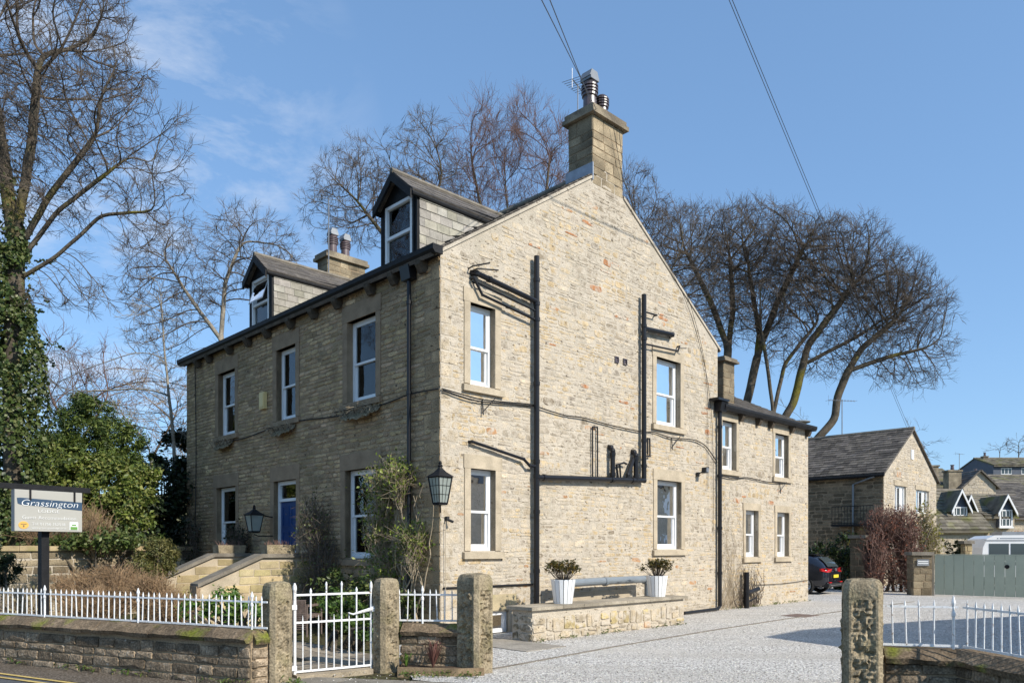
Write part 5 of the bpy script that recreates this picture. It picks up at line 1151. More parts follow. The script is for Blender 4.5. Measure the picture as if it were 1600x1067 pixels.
# ------------------------------------------------------------------ evergreen shrubs
def bush(name, label, base, blobs, n, size, cols, seed, group="evergreen shrubs in the garden", spread=.9, aspect=.55, stems=8, cat="shrub", core=True, up=.4, stem_m='bark'):
    t = tag(empty(name, tuple(base)), label, cat, group); b0 = np.array(base); g = np.random.default_rng(seed); PP = []; NN = []
    vols = np.array([r[0] * r[1] * r[2] for c, r in blobs]); vols = vols ** .67; vols = vols / vols.sum()
    for (c, r), v in zip(blobs, vols):
        # sub-clumps over the blob's surface
        k = max(11, int(36 * v * len(blobs) ** .5)); cc, nm = ell(k, c, r, seed + 3, .72); m_ = int(n * v / k) + 1
        for j in range(k):
            rr = np.mean(r) * g.uniform(.12, .42); p = cc[j] + g.normal(size=(m_, 3)) * rr * .55; PP.append(p); q = p - np.array(c); q = q / np.array(r); q /= np.linalg.norm(q, axis=1, keepdims=True) + 1e-9; q[:, 2] += up; NN.append(q)
    P = np.concatenate(PP); Q = np.concatenate(NN); ok = P[:, 2] > .02; P, Q = P[ok], Q[ok]
    link("foliage", leaves(P - b0, size, cols, Q, spread, aspect, seed), M['leaf'], t)
    m_ = MB()
    for k in range(stems):
        c, r = blobs[k % len(blobs)]; e = ell(1, c, np.array(r) * .8, seed + k * 7)[0][0] - b0; m_.tube([(g.normal() * .15, g.normal() * .15, 0), e * .5 + g.normal(size=3) * .1, e], [.05, .035, .012], 5, caps=False)
    m_.build("stem", M[stem_m], t); return t
ivy = [(.05, .08, .02), (.08, .115, .028), (.115, .155, .04), (.17, .19, .07)]
# ivy wrapped round the big trunk (part of that tree)
g = np.random.default_rng(5); Pv = []; Nv = []
for k in range(24000):
    z = g.uniform(.2, 9.3); a = g.uniform(0, 6.283); lump = .5 + .28 * mnoise.noise((math.cos(a) * 1.3, math.sin(a) * 1.3, z * .7)) + .12 * mnoise.noise((math.cos(a) * 4, math.sin(a) * 4, z * 2)); w_ = (1.0 if z < 5 else 1 - (z - 5) * .10); r = (.22 + lump * 1.0) * max(.3, w_) * g.uniform(.78, 1.06)
    Pv.append((r * math.cos(a), r * math.sin(a), z)); Nv.append((math.cos(a), math.sin(a), .35))
keep = [mnoise.noise((p[0] * 1.6, p[1] * 1.6, p[2] * 1.1)) > -.30 + max(0, p[2] - 6.5) * .13 for p in Pv]; Pv = [p for p, q in zip(Pv, keep) if q]; Nv = [p for p, q in zip(Nv, keep) if q]
b1 = np.array(base_of(22, 19.0)); cand = [i for i in range(len(N1)) if R1[i] > .07 and 6.5 < N1[i][2] < 12.5]
for i in cand:
    c_ = N1[i] - b1; pr = max(0, 1 - (c_[2] - 8.5) / 4.0)
    if mnoise.noise(c_ * .9) < -.25 + (c_[2] - 8.5) * .1: continue
    for _ in range(int(34 * pr)): d_ = g.normal(size=3); d_ /= np.linalg.norm(d_); Pv.append(tuple(c_ + d_ * (R1[i] + g.uniform(.0, .22)))); Nv.append(tuple(d_))
for _ in range(26):                                    # stray shoots
    z = g.uniform(1, 9); a = g.uniform(0, 6.283); r = .75 * (1 if z < 5 else 1 - (z - 5) * .1); p = np.array((r * math.cos(a), r * math.sin(a), z)); d_ = np.array((math.cos(a), math.sin(a), g.uniform(-.8, .5))) * .06
    for k in range(int(g.integers(4, 11))): p = p + d_ + g.normal(size=3) * .02; [Pv.append(tuple(p + g.normal(size=3) * .03)) or Nv.append((0, 0, 1)) for _ in range(4)]
link("ivy", leaves(np.array(Pv), .088, [(.035, .06, .016), (.06, .09, .022), (.095, .13, .035), (.15, .17, .06)], np.array(Nv), .7, .85, 9), M['leaf'], t1)
def blob(px, py, Y, rx, rz, ry=None): return E(px, py, Y, rx, rz, ry)
yew = [(.05, .08, .02), (.085, .13, .03), (.13, .18, .04), (.18, .22, .05)]
laurel = [(.06, .09, .018), (.12, .16, .03), (.18, .215, .045), (.24, .25, .07)]
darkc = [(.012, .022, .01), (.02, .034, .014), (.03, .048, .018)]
bush("yew_tree", "dark evergreen yew rising behind the garden hedge at left", base_of(150, 23), [blob(*q) for q in ((150, 655, 23, 40, 34), (120, 680, 23, 42, 40), (175, 690, 22.6, 42, 34), (205, 705, 23, 34, 36), (95, 720, 23, 44, 46), (140, 720, 22.4, 50, 40), (185, 735, 22.3, 44, 34), (215, 745, 23, 24, 36), (130, 635, 23.4, 22, 22))], 34000, .11, yew, 51, aspect=.3)
bush("laurel_hedge", "bright green laurel bushes above the garden wall beside the sign", base_of(170, 20.5), [blob(*q) for q in ((140, 745, 20.6, 40, 34), (172, 735, 20.8, 30, 30), (205, 752, 20.3, 30, 34), (222, 785, 20.0, 24, 34), (110, 775, 20.3, 38, 34), (160, 785, 20.0, 40, 36), (195, 800, 19.8, 34, 30), (80, 750, 20.8, 40, 50), (60, 800, 20.2, 40, 36), (130, 815, 19.7, 40, 26), (212, 822, 19.6, 30, 22), (235, 750, 20.8, 16, 26))], 26000, .10, laurel, 52)
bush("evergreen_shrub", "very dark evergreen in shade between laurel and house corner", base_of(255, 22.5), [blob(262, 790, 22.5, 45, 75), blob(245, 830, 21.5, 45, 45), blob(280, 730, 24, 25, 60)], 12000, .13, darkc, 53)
bush("evergreen_shrub", "evergreen bush behind the ivy trunk at the left edge", base_of(20, 21), [blob(10, 790, 21, 70, 80), blob(-60, 760, 21, 80, 120)], 9000, .13, ivy, 54)
bush("ground_ivy", "ivy spilling over the top of the garden retaining wall", base_of(150, 18.6), [blob(150, 843, 18.6, 70, 11), blob(100, 846, 18.3, 40, 10), blob(210, 838, 19.3, 35, 12)], 5000, .09, ivy, 55, stems=4)
bush("conifer_shrub", "low feathery conifer at the wall end near the steps", base_of(245, 16), [blob(245, 872, 16, 28, 28), blob(225, 885, 15.6, 25, 20), blob(255, 860, 16.4, 24, 14)], 5000, .09, [(.10, .11, .03), (.15, .14, .045), (.19, .17, .06)], 56, aspect=.25)
bush("rosemary_bush", "dark green rosemary bush behind the railing at the left edge", base_of(8, 12.6), [blob(5, 890, 12.6, 24, 24), blob(-20, 880, 12.6, 30, 30)], 3500, .07, darkc + [(.05, .07, .03)], 57, aspect=.25)
bush("leafy_shrub", "fresh green leafy shrub behind the railing by the gate post", base_of(385, 10.6), [blob(352, 945, 11.2, 22, 30), blob(385, 955, 10.6, 26, 20), blob(408, 965, 10.3, 15, 16), blob(305, 955, 11.2, 24, 20)], 2200, .06, [(.07, .14, .02), (.11, .19, .03), (.16, .24, .05)], 58, stems=12)
bush("leafy_shrub", "low green planting seen through the garden gate", base_of(545, 12.5), [blob(550, 965, 12.6, 30, 24), blob(575, 985, 12.0, 16, 18), blob(520, 940, 13.2, 20, 20)], 2600, .07, [(.05, .09, .02), (.08, .14, .03), (.12, .19, .04)], 59)
# brown leafless berberis mass behind the railing
def twigmass(name, label, base, blobs, n, m_, seed, L=(.25, .6), r=.006, group="leafless shrubs", leafcols=None, nl=0, ls=.05, cat="shrub"):
    t = tag(empty(name, tuple(base)), label, cat, group); b0 = np.array(base); g = np.random.default_rng(seed); mb_ = MB(); tips = []
    for k in range(n):
        c, rr = blobs[g.integers(len(blobs))]; e = ell(1, c, rr, int(g.integers(1e9)), .2)[0][0]; l = g.uniform(*L)
        s_ = np.array((c[0] + (e[0] - c[0]) * .35, c[1] + (e[1] - c[1]) * .35, max(0, c[2] - rr[2]) if g.random() < .3 else e[2] - l * .8)); 
        d = e - s_; d = d / (np.linalg.norm(d) + 1e-6) * min(l, np.linalg.norm(d)); s_ = e - d; m1 = (s_ + e) / 2 + g.normal(size=3) * l * .1
        mb_.tube([s_ - b0, m1 - b0, e - b0], [r, r * .8, r * .4], 3, caps=False); tips += [m1, e]
        for q in range(2): f = m1 + g.normal(size=3) * l * .3 + (0, 0, l * .12); mb_.tube([m1 - b0, f - b0], [r * .7, r * .35], 3, caps=False); tips.append(f)
    mb_.build("stem", M[m_], t)
    if nl: tips = np.array(tips); P = tips[g.integers(0, len(tips), nl)] + g.normal(size=(nl, 3)) * .04; link("foliage", leaves(P - b0, ls, leafcols, None, 1, .6, seed), M['leaf'], t)
    return t
tanleaf = [(.24, .14, .07), (.30, .20, .10), (.17, .10, .06)]
twigmass("berberis_shrub", "mass of tan leafless shrubs behind the railing under the sign", base_of(150, 13.2), [blob(120, 915, 13.5, 55, 30), blob(180, 905, 13.3, 55, 34), blob(235, 920, 12.8, 45, 30), blob(150, 935, 12.6, 70, 30), blob(270, 940, 12.2, 35, 24)], 2600, 'tan', 61, (.2, .5), .005, leafcols=tanleaf, nl=2500, ls=.035)
twigmass("bare_shrub", "tangle of bare brown stems in front of the laurel behind the sign", base_of(130, 18.6), [blob(115, 805, 18.8, 45, 36), blob(150, 815, 18.7, 35, 30), blob(60, 820, 18.6, 40, 30)], 700, 'tan', 68, (.3, .8), .006)
twigmass("dead_shrub", "pale straw stems behind the railing at the left edge", base_of(40, 12.2), [blob(25, 935, 12.2, 30, 28), blob(55, 925, 12.6, 25, 30)], 500, 'vine', 62, (.25, .55), .006, leafcols=[(.45, .40, .25), (.35, .3, .16)], nl=600, ls=.05)
# climber on the front wall
cl = twigmass("climbing_plant", "green and straw climber around the lower front window and downpipe", loc2w(-.1, 1.4), [(np.array(loc2w(-.18, 1.5, 3.0)), (.5, .45, .32)), (np.array(loc2w(-.18, .95, 3.05)), (.4, .35, .3)), (np.array(loc2w(-.22, .55, 1.9)), (.32, .3, .35)), (np.array(loc2w(-.15, 1.75, 2.2)), (.35, .3, .85)), (np.array(loc2w(-.2, 1.5, 1.3)), (.5, .4, .5))], 760, 'vine', 63, (.3, .7), .005, leafcols=[(.12, .17, .025), (.19, .24, .04), (.26, .29, .06), (.08, .11, .025)], nl=5600, ls=.06, group="climbers on the front wall", cat="climber")
m_ = MB(); g = np.random.default_rng(8)
for k in range(16):
    u = g.uniform(.25, 2.0); pts = []; z = 0
    while z < g.uniform(2.2, 3.6): pts.append((-.05 - .12 * g.random(), u - 1.4, z)); z += .22; u += g.normal() * .09
    q = [loc2w(p[0], p[1] + 1.4, p[2]) - loc2w(-.1, 1.4) for p in pts]; m_.tube(q, np.linspace(.016, .006, len(q)), 4, caps=False)
m_.build("main_stem", M['vine'], cl)
twigmass("rose_bush", "twiggy climbing rose against the front wall beside the door", loc2w(-.3, 3.9), [(np.array(loc2w(-.25, 4.0, 2.2)), (.45, .45, .75)), (np.array(loc2w(-.3, 3.6, 1.5)), (.5, .45, .8)), (np.array(loc2w(-.35, 3.9, .8)), (.5, .5, .7))], 520, 'twig', 64, (.3, .7), .007, leafcols=[(.06, .09, .02), (.11, .13, .04), (.16, .15, .06)], nl=1500, ls=.05, group="climbers on the front wall", cat="climber")
bush("evergreen_shrub", "low green shrubs at the foot of the front wall under the window", loc2w(-.5, 2.2), [(np.array(loc2w(-.45, 2.6, .6)), (.6, .5, .6)), (np.array(loc2w(-.5, 1.6, .5)), (.55, .5, .55)), (np.array(loc2w(-.4, .7, .45)), (.4, .4, .45))], 5000, .07, ivy, 65)
twigmass("wall_shrub", "leafless dark shrub under the lantern beside the far window", loc2w(-.3, 7.6), [(np.array(loc2w(-.3, 7.7, 1.9)), (.3, .35, .45)), (np.array(loc2w(-.3, 10.6, 2.0)), (.3, .5, .8)), (np.array(loc2w(-.3, 7.7, 1.2)), (.3, .35, .7))], 420, 'twig', 66, (.25, .6), .006, leafcols=darkc, nl=1300, ls=.06, group="climbers on the front wall", cat="shrub")
# garden retaining wall at the back of the garden
ga_, gb2 = np.array((-12.57, 14.4)), at(300, 857, 21.6)[:2]
def plain_wall(name, a, b, h, label, m1, m2, th=.4, rows=(.14, .22), lens=(.3, .7), cop=.12, kfun=None, cat="wall"):
    a = np.array(a); b = np.array(b); d = b - a; L = np.linalg.norm(d); t = tag(empty(name, (a[0], a[1], 0), math.atan2(d[1], d[0])), label, cat)
    m_ = MB(); m_.box((0, .02, -.1), (L, th, h - cop)); m_.build("core", M[m2], t)
    for s in lay(L, 0, lambda u: h - cop + .04, [], rows, lens, .016, 0, .6):
        k = random.uniform(.65, 1.25); col = (k, k * .97, k * .9)
        if kfun and kfun(s): col = (2.1, 2.1, 2.0)
        ms = MB(); stone(ms, lambda u, o, z: (u, .02 - o, z), s[0], s[1], s[2], min(s[3], h - cop), random.uniform(.012, .024), col, sq=.4); ms.build("wall_stone", M[m1], t)
    u = 0
    while u < L - .01:
        w = random.uniform(.6, 1.0); w = L - u if L - u - w < .3 else w; ms = MB(); k = random.uniform(.8, 1.15); ms.box((u + .005, -.05, h - cop), (u + w - .005, th + .04, h + random.uniform(-.01, .01)), (k, k * .96, k * .9)); ms.build("coping_stone", M['warm'], t); u += w
    return t
plain_wall("garden_wall", ga_, gb2, 1.72, "weathered retaining wall with pale patches at the back of the garden", 'chim', 'gmortar', kfun=lambda s: 6.3 < s[0] < 7.7 and .75 < s[2] < 1.35 and random.random() < .5)

# ------------------------------------------------------------------ cottage and village to the right
def cottage():
    o = tag(empty("cottage", loc2w(26.8, 2.05), TH), "stone cottage with slate roof and sunlit gable beyond the parked car", "cottage")
    W, Lc, ez, az = 7.0, 10.0, 5.07, 7.28; sl_ = (az - ez) / (W / 2); tp_ = lambda u: az - abs(u - W / 2) * sl_
    wins = [(1.35, 2.75, 3.35, 4.55), (4.1, 5.9, 3.35, 4.5)]
    m_ = MB(); wall_mesh(m_, GF, 0, W, -.1, tp_, wins, .2, (W / 2,)); gw_ = m_.build("gable_wall", M['gmortar'], o)
    m_ = MB(); wall_mesh(m_, FF, 0, Lc, -.1, lambda u: ez, [], .2); m_.quad([(W, 0, -.1), (W, Lc, -.1), (W, Lc, ez), (W, 0, ez)]); m_.quad([(0, Lc, -.1), (W, Lc, -.1), (W, Lc, ez), (W / 2, Lc, az), (0, Lc, ez)]); fw = m_.build("side_wall", M['fmortar'], o)
    mb_ = MB()
    for s in lay(W, 0, lambda u: tp_(u) - .03, [(a - .15, b + .15, c - .15, d + .2) for a, b, c, d in wins], (.12, .22), (.25, .6), .02, 0, .8, .2): stone(mb_, GF, *s, random.uniform(.006, .015), gcol())
    mb_.build("stone_facing", M['gstone'], gw_, kind="stuff"); mb_ = MB()
    for s in lay(Lc, 0, lambda u: ez - .02, [], (.12, .2), (.25, .6), .02, 0, .8): k = random.uniform(.35, .75); stone(mb_, FF, *s, random.uniform(.008, .02), (k, k * 1.02, k * 1.05))  # shaded side of the cottage: dimness and cool cast put into the colour
    mb_.build("stone_facing", M['fstone'], fw, kind="stuff")
    for r in wins:
        a, b, c, d = r; m_ = MB(); frame4(m_, GF, a, b, c, d, -.16, -.08, .08); n = 3; 
        for k in range(1, n): wbox(m_, GF, a + (b - a) * k / n - .035, a + (b - a) * k / n + .035, -.15, -.085, c + .08, d - .08)
        w = m_.build("window", M['white'], gw_); m_ = MB(); wbox(m_, GF, a + .07, b - .07, -.125, -.12, c + .07, d - .07); m_.build("pane", M['glass'], w); room(GF, r, w, .8)
        m_ = MB(); wbox(m_, GF, a - .1, b + .1, -.08, .08, c - .14, c - .002); m_.build("sill", M['dress'], w); m_ = MB(); wbox(m_, GF, a - .15, b + .15, -.08, .03, d + .002, d + .22); m_.build("lintel", M['dress'], w)
        m_ = MB(); wbox(m_, GF, (a + b) / 2 - .02, (a + b) / 2 + .35, -.075, -.05, c + .09, d - .09); m_.build("curtain", M['curtain'], w)
    m_ = MB(); wbox(m_, GF, W / 2 - .16, W / 2 + .16, -.02, .05, 5.9, 6.35); m_.build("owl_hole", M['white'], gw_)
    m_ = MB(); slab(m_, (-.2, -.12, ez - .2 * sl_), (-.2, Lc, ez - .2 * sl_), (W / 2, Lc, az), (W / 2, -.12, az), .07); slab(m_, (W + .2, -.12, ez - .2 * sl_), (W + .2, Lc, ez - .2 * sl_), (W / 2, Lc, az), (W / 2, -.12, az), .07); rf = m_.build("roof", M['slate'], o)
    m_ = MB(); n_ = math.hypot(1, sl_); slates(m_, (-.22, -.13, ez - .22 * sl_ + .07), (0, 1, 0), (1 / n_, 0, sl_ / n_), Lc, (W / 2 + .2) * n_, .34, .24, .015, .03, (.55, 1.45)); m_.build("slate_courses", M['slate'], rf, kind="stuff")
    m_ = MB(); m_.tube([(W / 2, -.13, az + .08), (W / 2, Lc, az + .08)], .1, 6); m_.build("ridge", M['slab'], rf)
    m_ = MB(); m_.tube([(-.26, -.12, ez - .16), (-.26, Lc, ez - .16)], .07, 8); m_.build("gutter", M['blackmatt'], o)
    m_ = MB(); m_.tube([(-.26, .3, ez - .2), (-.1, 1.3, ez - .5), (-.08, 1.3, .1)], .05, 8); m_.build("downpipe", M['alu'], o)
    m_ = MB()
    for k in range(14): m_.tube([(-.9, .1 + k * .14, 2.75), (-.9, .1 + k * .14, 3.55)], .012, 4)
    m_.tube([(-.9, .1, 3.55), (-.9, 1.92, 3.55)], .02, 5); m_.tube([(-.9, .1, 2.8), (-.9, 1.92, 2.8)], .02, 5); m_.box((-.92, .05, 2.66), (0, 1.95, 2.75)); m_.build("balcony", M['blackmatt'], o)
cottage()
aerial("tv_aerial", loc2w(26.8 + 3.5, 2.05 + 3.3, 7.2), 2.0, R(10), "television aerial with long boom on the cottage ridge", 10, 1.5, .025)
sa = tag(empty("tv_aerial", loc2w(26.8 + 3.5, 2.05 + 5.6, 7.2), 0), "disc shaped aerial on a short mast on the cottage ridge", "aerial", "television aerials")
m_ = MB(); m_.tube([(0, 0, 0), (0, 0, 1.1)], .025, 6); m_.build("mast", M['alu'], sa); m_ = MB(); m_.lathe((0, 0, 1.05), [(.1, 0), (.6, .05), (.6, .1), (.1, .14)], 14); m_.build("antenna", M['alu'], sa)
def vhouse(name, label, px0, px1, Y, y_eave, y_ridge, y_base, depth, wallm, roofm, rot=0, gable_front=False, dormers=(), wins=(), chim=(), ov=.25):
    """village house: front centred between two columns at distance Y, heights by rows"""
    a = at(px0, y_base, Y); b = at(px1, y_base, Y); W = b[0] - a[0]; zb = a[2]; ez = at(0, y_eave, Y)[2] - zb; rz = at(0, y_ridge, Y + depth / 2 * (not gable_front))[2] - zb
    o = tag(empty(name, tuple(a), rot), label, "house", "village houses on the hillside"); G2 = lambda u, oo, z: (u, -oo, z)
    if gable_front: tp = lambda u: rz - abs(u - W / 2) * (rz - ez) / (W / 2)
    else: tp = lambda u: ez
    m_ = MB(); wall_mesh(m_, G2, 0, W, -2.0, tp, [w_[:4] for w_ in wins], .15, (W / 2,))
    for x in (0, W):
        m_.quad([(x, 0, -2), (x, depth, -2), (x, depth, ez), (x, 0, ez)]) if gable_front else m_.quad([(x, 0, -2), (x, depth, -2), (x, depth, ez), (x, depth / 2, rz), (x, 0, ez)])
    m_.quad([(0, depth, -2), (W, depth, -2), (W, depth, tp(W)), (W / 2, depth, tp(W / 2)), (0, depth, tp(0))]); wl_ = m_.build("wall", wallm, o)
    if wallm is M['gmortar']:
        mb_ = MB()
        for s in lay(W, -.5, lambda u: tp(u) - .03, [(q[0] - .1, q[1] + .1, q[2] - .1, q[3] + .1) for q in wins], (.18, .3), (.3, .8), .025, 0, .8): stone(mb_, G2, *s, .015, gcol())
        mb_.build("stone_facing", M['gstone'], wl_, kind="stuff")
    for r in wins:
        m_ = MB(); frame4(m_, G2, *r[:4], -.1, -.03, .07); n = 3
        for k in range(1, n): u = r[0] + (r[1] - r[0]) * k / n; wbox(m_, G2, u - .03, u + .03, -.09, -.035, r[2] + .07, r[3] - .07)
        w = m_.build("window", M['white'], wl_); m_ = MB(); wbox(m_, G2, r[0] + .05, r[1] - .05, -.075, -.07, r[2] + .05, r[3] - .05); m_.build("pane", M['carglass'], w)
    m_ = MB(); sm = MB()
    if gable_front:
        for sg_ in (0, 1):
            x = -ov if sg_ == 0 else W + ov; zz = ez - ov * (rz - ez) / (W / 2); slab(m_, (x, -ov, zz), (x, depth, zz), (W / 2, depth, rz), (W / 2, -ov, rz), .1)
            d_ = np.array((W / 2 - x, 0, rz - zz)); L_ = np.linalg.norm(d_); slates(sm, (x, -ov, zz + .1), (0, 1, 0), d_ / L_, depth + ov, L_, .5, .35, .03, .04, (.6, 1.35))
    else:
        sl_ = (rz - ez) / (depth / 2)
        slab(m_, (-.1, -ov, ez - ov * sl_), (W + .1, -ov, ez - ov * sl_), (W + .1, depth / 2, rz), (-.1, depth / 2, rz), .1); slab(m_, (-.1, depth + ov, ez - ov * sl_), (W + .1, depth + ov, ez - ov * sl_), (W + .1, depth / 2, rz), (-.1, depth / 2, rz), .1)
        d_ = np.array((0, depth / 2 + ov, rz - ez + ov * sl_)); L_ = np.linalg.norm(d_); slates(sm, (-.12, -ov - .02, ez - ov * sl_ + .1), (1, 0, 0), d_ / L_, W + .24, L_, .55, .38, .04, .05, (.55, 1.4))
        m_.box((-.1, -ov - .1, ez - ov * sl_ - .08), (W + .1, -ov - .02, ez - ov * sl_ + .06))
    rf = m_.build("roof", roofm, o); sm.build("slate_courses", roofm, rf, kind="stuff")
    if not gable_front:
        m_ = MB(); m_.tube([(-.1, depth / 2, rz + .1), (W + .1, depth / 2, rz + .1)], .13, 6); m_.build("ridge", M['slab'], rf)
    for (u0, u1, z0, z1, za, setb) in dormers:                    # white gabled dormers
        um = (u0 + u1) / 2; dm_ = MB(); dm_.box((u0, setb + .05, z0), (u1, setb + 2.6, z1)); dm_.prism([(u0, z1), (u1, z1), (um, za)], setb + .05, setb + 2.6, lambda p, q, e: (p, e, q)); D_ = dm_.build("dormer", M['clad'], o)
        m_ = MB(); Gd = lambda u, oo, z: (u, setb + .05 - oo, z); frame4(m_, Gd, u0 + .05, u1 - .05, z0 + .05, z1, .0, .06, .09); wbox(m_, Gd, u0, u1, 0, .12, z0 - .04, z0 + .05)
        for k in range(1, 4): u = u0 + (u1 - u0) * k / 4; wbox(m_, Gd, u - .025, u + .025, 0, .05, z0 + .1, z1 - .05)
        wbox(m_, Gd, u0 + .1, u1 - .1, 0, .05, (z0 + z1) / 2 - .025, (z0 + z1) / 2 + .025); m_.build("window_frame", M['white'], D_)
        m_ = MB(); wbox(m_, Gd, u0 + .1, u1 - .1, .001, .02, z0 + .1, z1 - .05); m_.build("pane", M['carglass'], D_)
        for sg_ in (-1, 1):
            ue = um + sg_ * ((u1 - u0) / 2 + .18); ze = z1 - (za - z1) / ((u1 - u0) / 2) * .18; m_ = MB(); slab(m_, (ue, setb - .2, ze), (ue, setb + 2.8, ze), (um, setb + 2.8, za + .03), (um, setb - .2, za + .03), .08); m_.build("dormer_roof", roofm, D_)
            m_ = MB(); m_.prism([(ue, ze - .14), (um, za - .12), (um, za + .12), (ue, ze + .1)], setb - .26, setb - .2, lambda p, q, e: (p, e, q)); m_.build("bargeboard", M['white'], D_)
    for (u, w_, z0, z1, yy) in chim:
        m_ = MB(); m_.box((u - w_ / 2, yy, z0), (u + w_ / 2, yy + w_ * .8, z1)); m_.box((u - w_ / 2 - .08, yy - .08, z1), (u + w_ / 2 + .08, yy + w_ * .8 + .08, z1 + .14)); c_ = m_.build("chimney", M['chim'], rf)
        m_ = MB(); m_.lathe((u, yy + w_ * .4, z1 + .14), [(.16, 0), (.13, .4), (.17, .42), (.17, .48)], 8); m_.build("chimney_pot", M['redpot'], c_)
    return o
s58 = 58 / 1200
vhouse("village_house", "mossy roofed house with two white gabled dormers beyond the green gate", 1452, 1546, 52, 826, 768, 862, 7, M['gmortar'], M['mslate'], dormers=[(2.1, 3.15, 1.95, 3.1, 4.2, .9), (3.2, 4.0, 1.95, 2.95, 3.85, 1.5)])
vhouse("village_house", "stone house with one white gabled dormer right of the twin dormers", 1537, 1585, 54, 806, 776, 862, 7, M['gmortar'], M['mslate'], dormers=[(.85, 1.85, 1.7, 2.95, 3.9, -.35)], wins=[])
vhouse("village_house", "house with plain grey slate roof cut by the right edge", 1584, 1640, 56, 808, 776, 862, 8, M['gmortar'], M['slate'])
vhouse("village_house", "stone house with pointed gable in the middle of the village", 1505, 1556, 66, 760, 736, 830, 9, M['gmortar'], M['slate'], gable_front=True, chim=[(-.4, 1.1, 2.6, 5.2, .5)])
vhouse("village_house", "low mossy roofed house left of the pointed gable", 1455, 1506, 68, 770, 744, 830, 7, M['gmortar'], M['mslate'], chim=[(1.3, 1.5, 4.2, 6.0, 2.5), (2.6, 1.0, 3.2, 4.6, .8)])
vhouse("village_house", "wide dark slate roof below the grey clad house at right", 1538, 1640, 72, 782, 756, 840, 9, M['gmortar'], M['slate'], chim=[(1.2, 1.0, 4.6, 6.2, 3.0)])
vhouse("village_house", "long low stone house with brown roof on the hillside", 1540, 1640, 84, 760, 744, 800, 8, M['gmortar'], M['mslate'])
vhouse("village_house", "grey clad house with small white windows high on the hill", 1552, 1640, 98, 727, 717, 745, 8, M['clad'], M['mslate'], wins=[(1.0, 2.4, .35, 1.15), (3.6, 5.0, .35, 1.15)], chim=[(.9, .6, 1.6, 2.9, 3.0)])
vhouse("village_house", "low brown roofed barn on the hill beside the cottage gable", 1440, 1500, 92, 752, 734, 790, 8, M['gmortar'], M['mslate'], chim=[(2.9, 1.7, 2.6, 4.6, 3)])
aerial("tv_aerial", tuple(at(1499, 735, 90)), 2.0, R(30), "small aerial on the skyline above the village roofs", 6, 1.6, .035)

# green driveway gates, pillars
gA, gB = np.array((14.92, 27.12)), np.array((18.6, 24.0)); d = gB - gA; L = np.linalg.norm(d)
gg = tag(empty("driveway_gate", (gA[0], gA[1], 0), math.atan2(d[1], d[0])), "sage green boarded driveway gates at the far side of the yard", "gate")
n = 16; w = L / n
for k in range(n): m_ = MB(); m_.box((k * w + .006, 0, .04), ((k + 1) * w - .006, .035, 1.42)); m_.build("board", M['sage'], gg)
m_ = MB(); m_.box((0, .036, .25), (L, .08, .37)); m_.box((0, .036, 1.1), (L, .08, 1.22)); m_.box((-.0, -.01, 1.425), (L, .07, 1.46)); m_.build("frame", M['sage'], gg)
m_ = MB(); m_.box((-.12, -.03, -.02), (-.02, .07, 1.5)); m_.build("gate_jamb", M['dress'], gg)
m_ = MB(); P = [(L * .45 + .07 * math.cos(q * math.pi / 6), 1.05 + .07 * math.sin(q * math.pi / 6)) for q in range(12)]; m_.prism(P, -.03, .0, lambda x, z, y: (x, y, z)); m_.build("ring_latch", M['blackmatt'], gg)
def pillar(pos, rot, w, h, label, m1='chim', dark=1.0):
    t = tag(empty("stone_pillar", (pos[0], pos[1], 0), rot), label, "pillar"); m_ = MB(); m_.box((-w / 2 + .015, -w / 2 + .015, -.05), (w / 2 - .015, w / 2 - .015, h)); m_.build("core", M['fmortar'], t); z = 0
    while z < h - .02:
        hh = min(random.uniform(.16, .26), h - z); hh = h - z if h - z - hh < .1 else hh
        for sd in range(4):
            ca, sa_ = math.cos(sd * math.pi / 2), math.sin(sd * math.pi / 2); Fp = lambda u, o, zz: ((u) * ca - (-w / 2 + .015 - o) * sa_, (u) * sa_ + (-w / 2 + .015 - o) * ca, zz)
            cut = random.uniform(-.1, .1)
            for a_, b_ in ((-w / 2, cut), (cut, w / 2)): k = random.uniform(.6, 1.1) * dark; ms = MB(); stone(ms, Fp, a_ + .003, b_ - .003, z + .003, z + hh - .003, .016, (k, k * .96, k * .88), sq=.4); ms.build("block", M[m1], t)
        z += hh
    m_ = MB(); m_.box((-w / 2 - .06, -w / 2 - .06, h), (w / 2 + .06, w / 2 + .06, h + .12)); m_.build("cap", M['slab'], t); return t
pl = pillar((14.55, 27.45), TH - .9, .62, 1.42, "brown stone pillar with slate plaque left of the green gates")
m_ = MB(); m_.box((-.2, -.36, 1.05), (.2, -.335, 1.28)); m_.build("plaque", M['alu'], pl); m_ = MB(); m_.box((-.17, -.366, 1.12), (.17, -.361, 1.15)); m_.box((-.17, -.366, 1.19), (.17, -.361, 1.22)); m_.build("plaque_text", M['letter'], pl)
pillar(at(1344, 857, 29.5)[:2], TH, .55, 2.05, "tall dark stone pier beside the parked car", dark=.55)
pillar(at(1510, 857, 31)[:2], 0, .3, 1.85, "slim cream stone pillar behind the green gates", 'warm')
bush("hedge", "clipped dark hedge behind the green gates beside the caravan", at(1500, 857, 34) * (1, 1, 0), [(at(1492, 858, 34), (.45, .4, .35)), (at(1510, 858, 34), (.5, .4, .35)), (at(1527, 858, 34), (.4, .4, .32)), (at(1500, 900, 34), (.7, .4, .9)), (at(1522, 900, 34), (.5, .4, .9))], 5000, .1, darkc + [(.05, .07, .03)], 71)
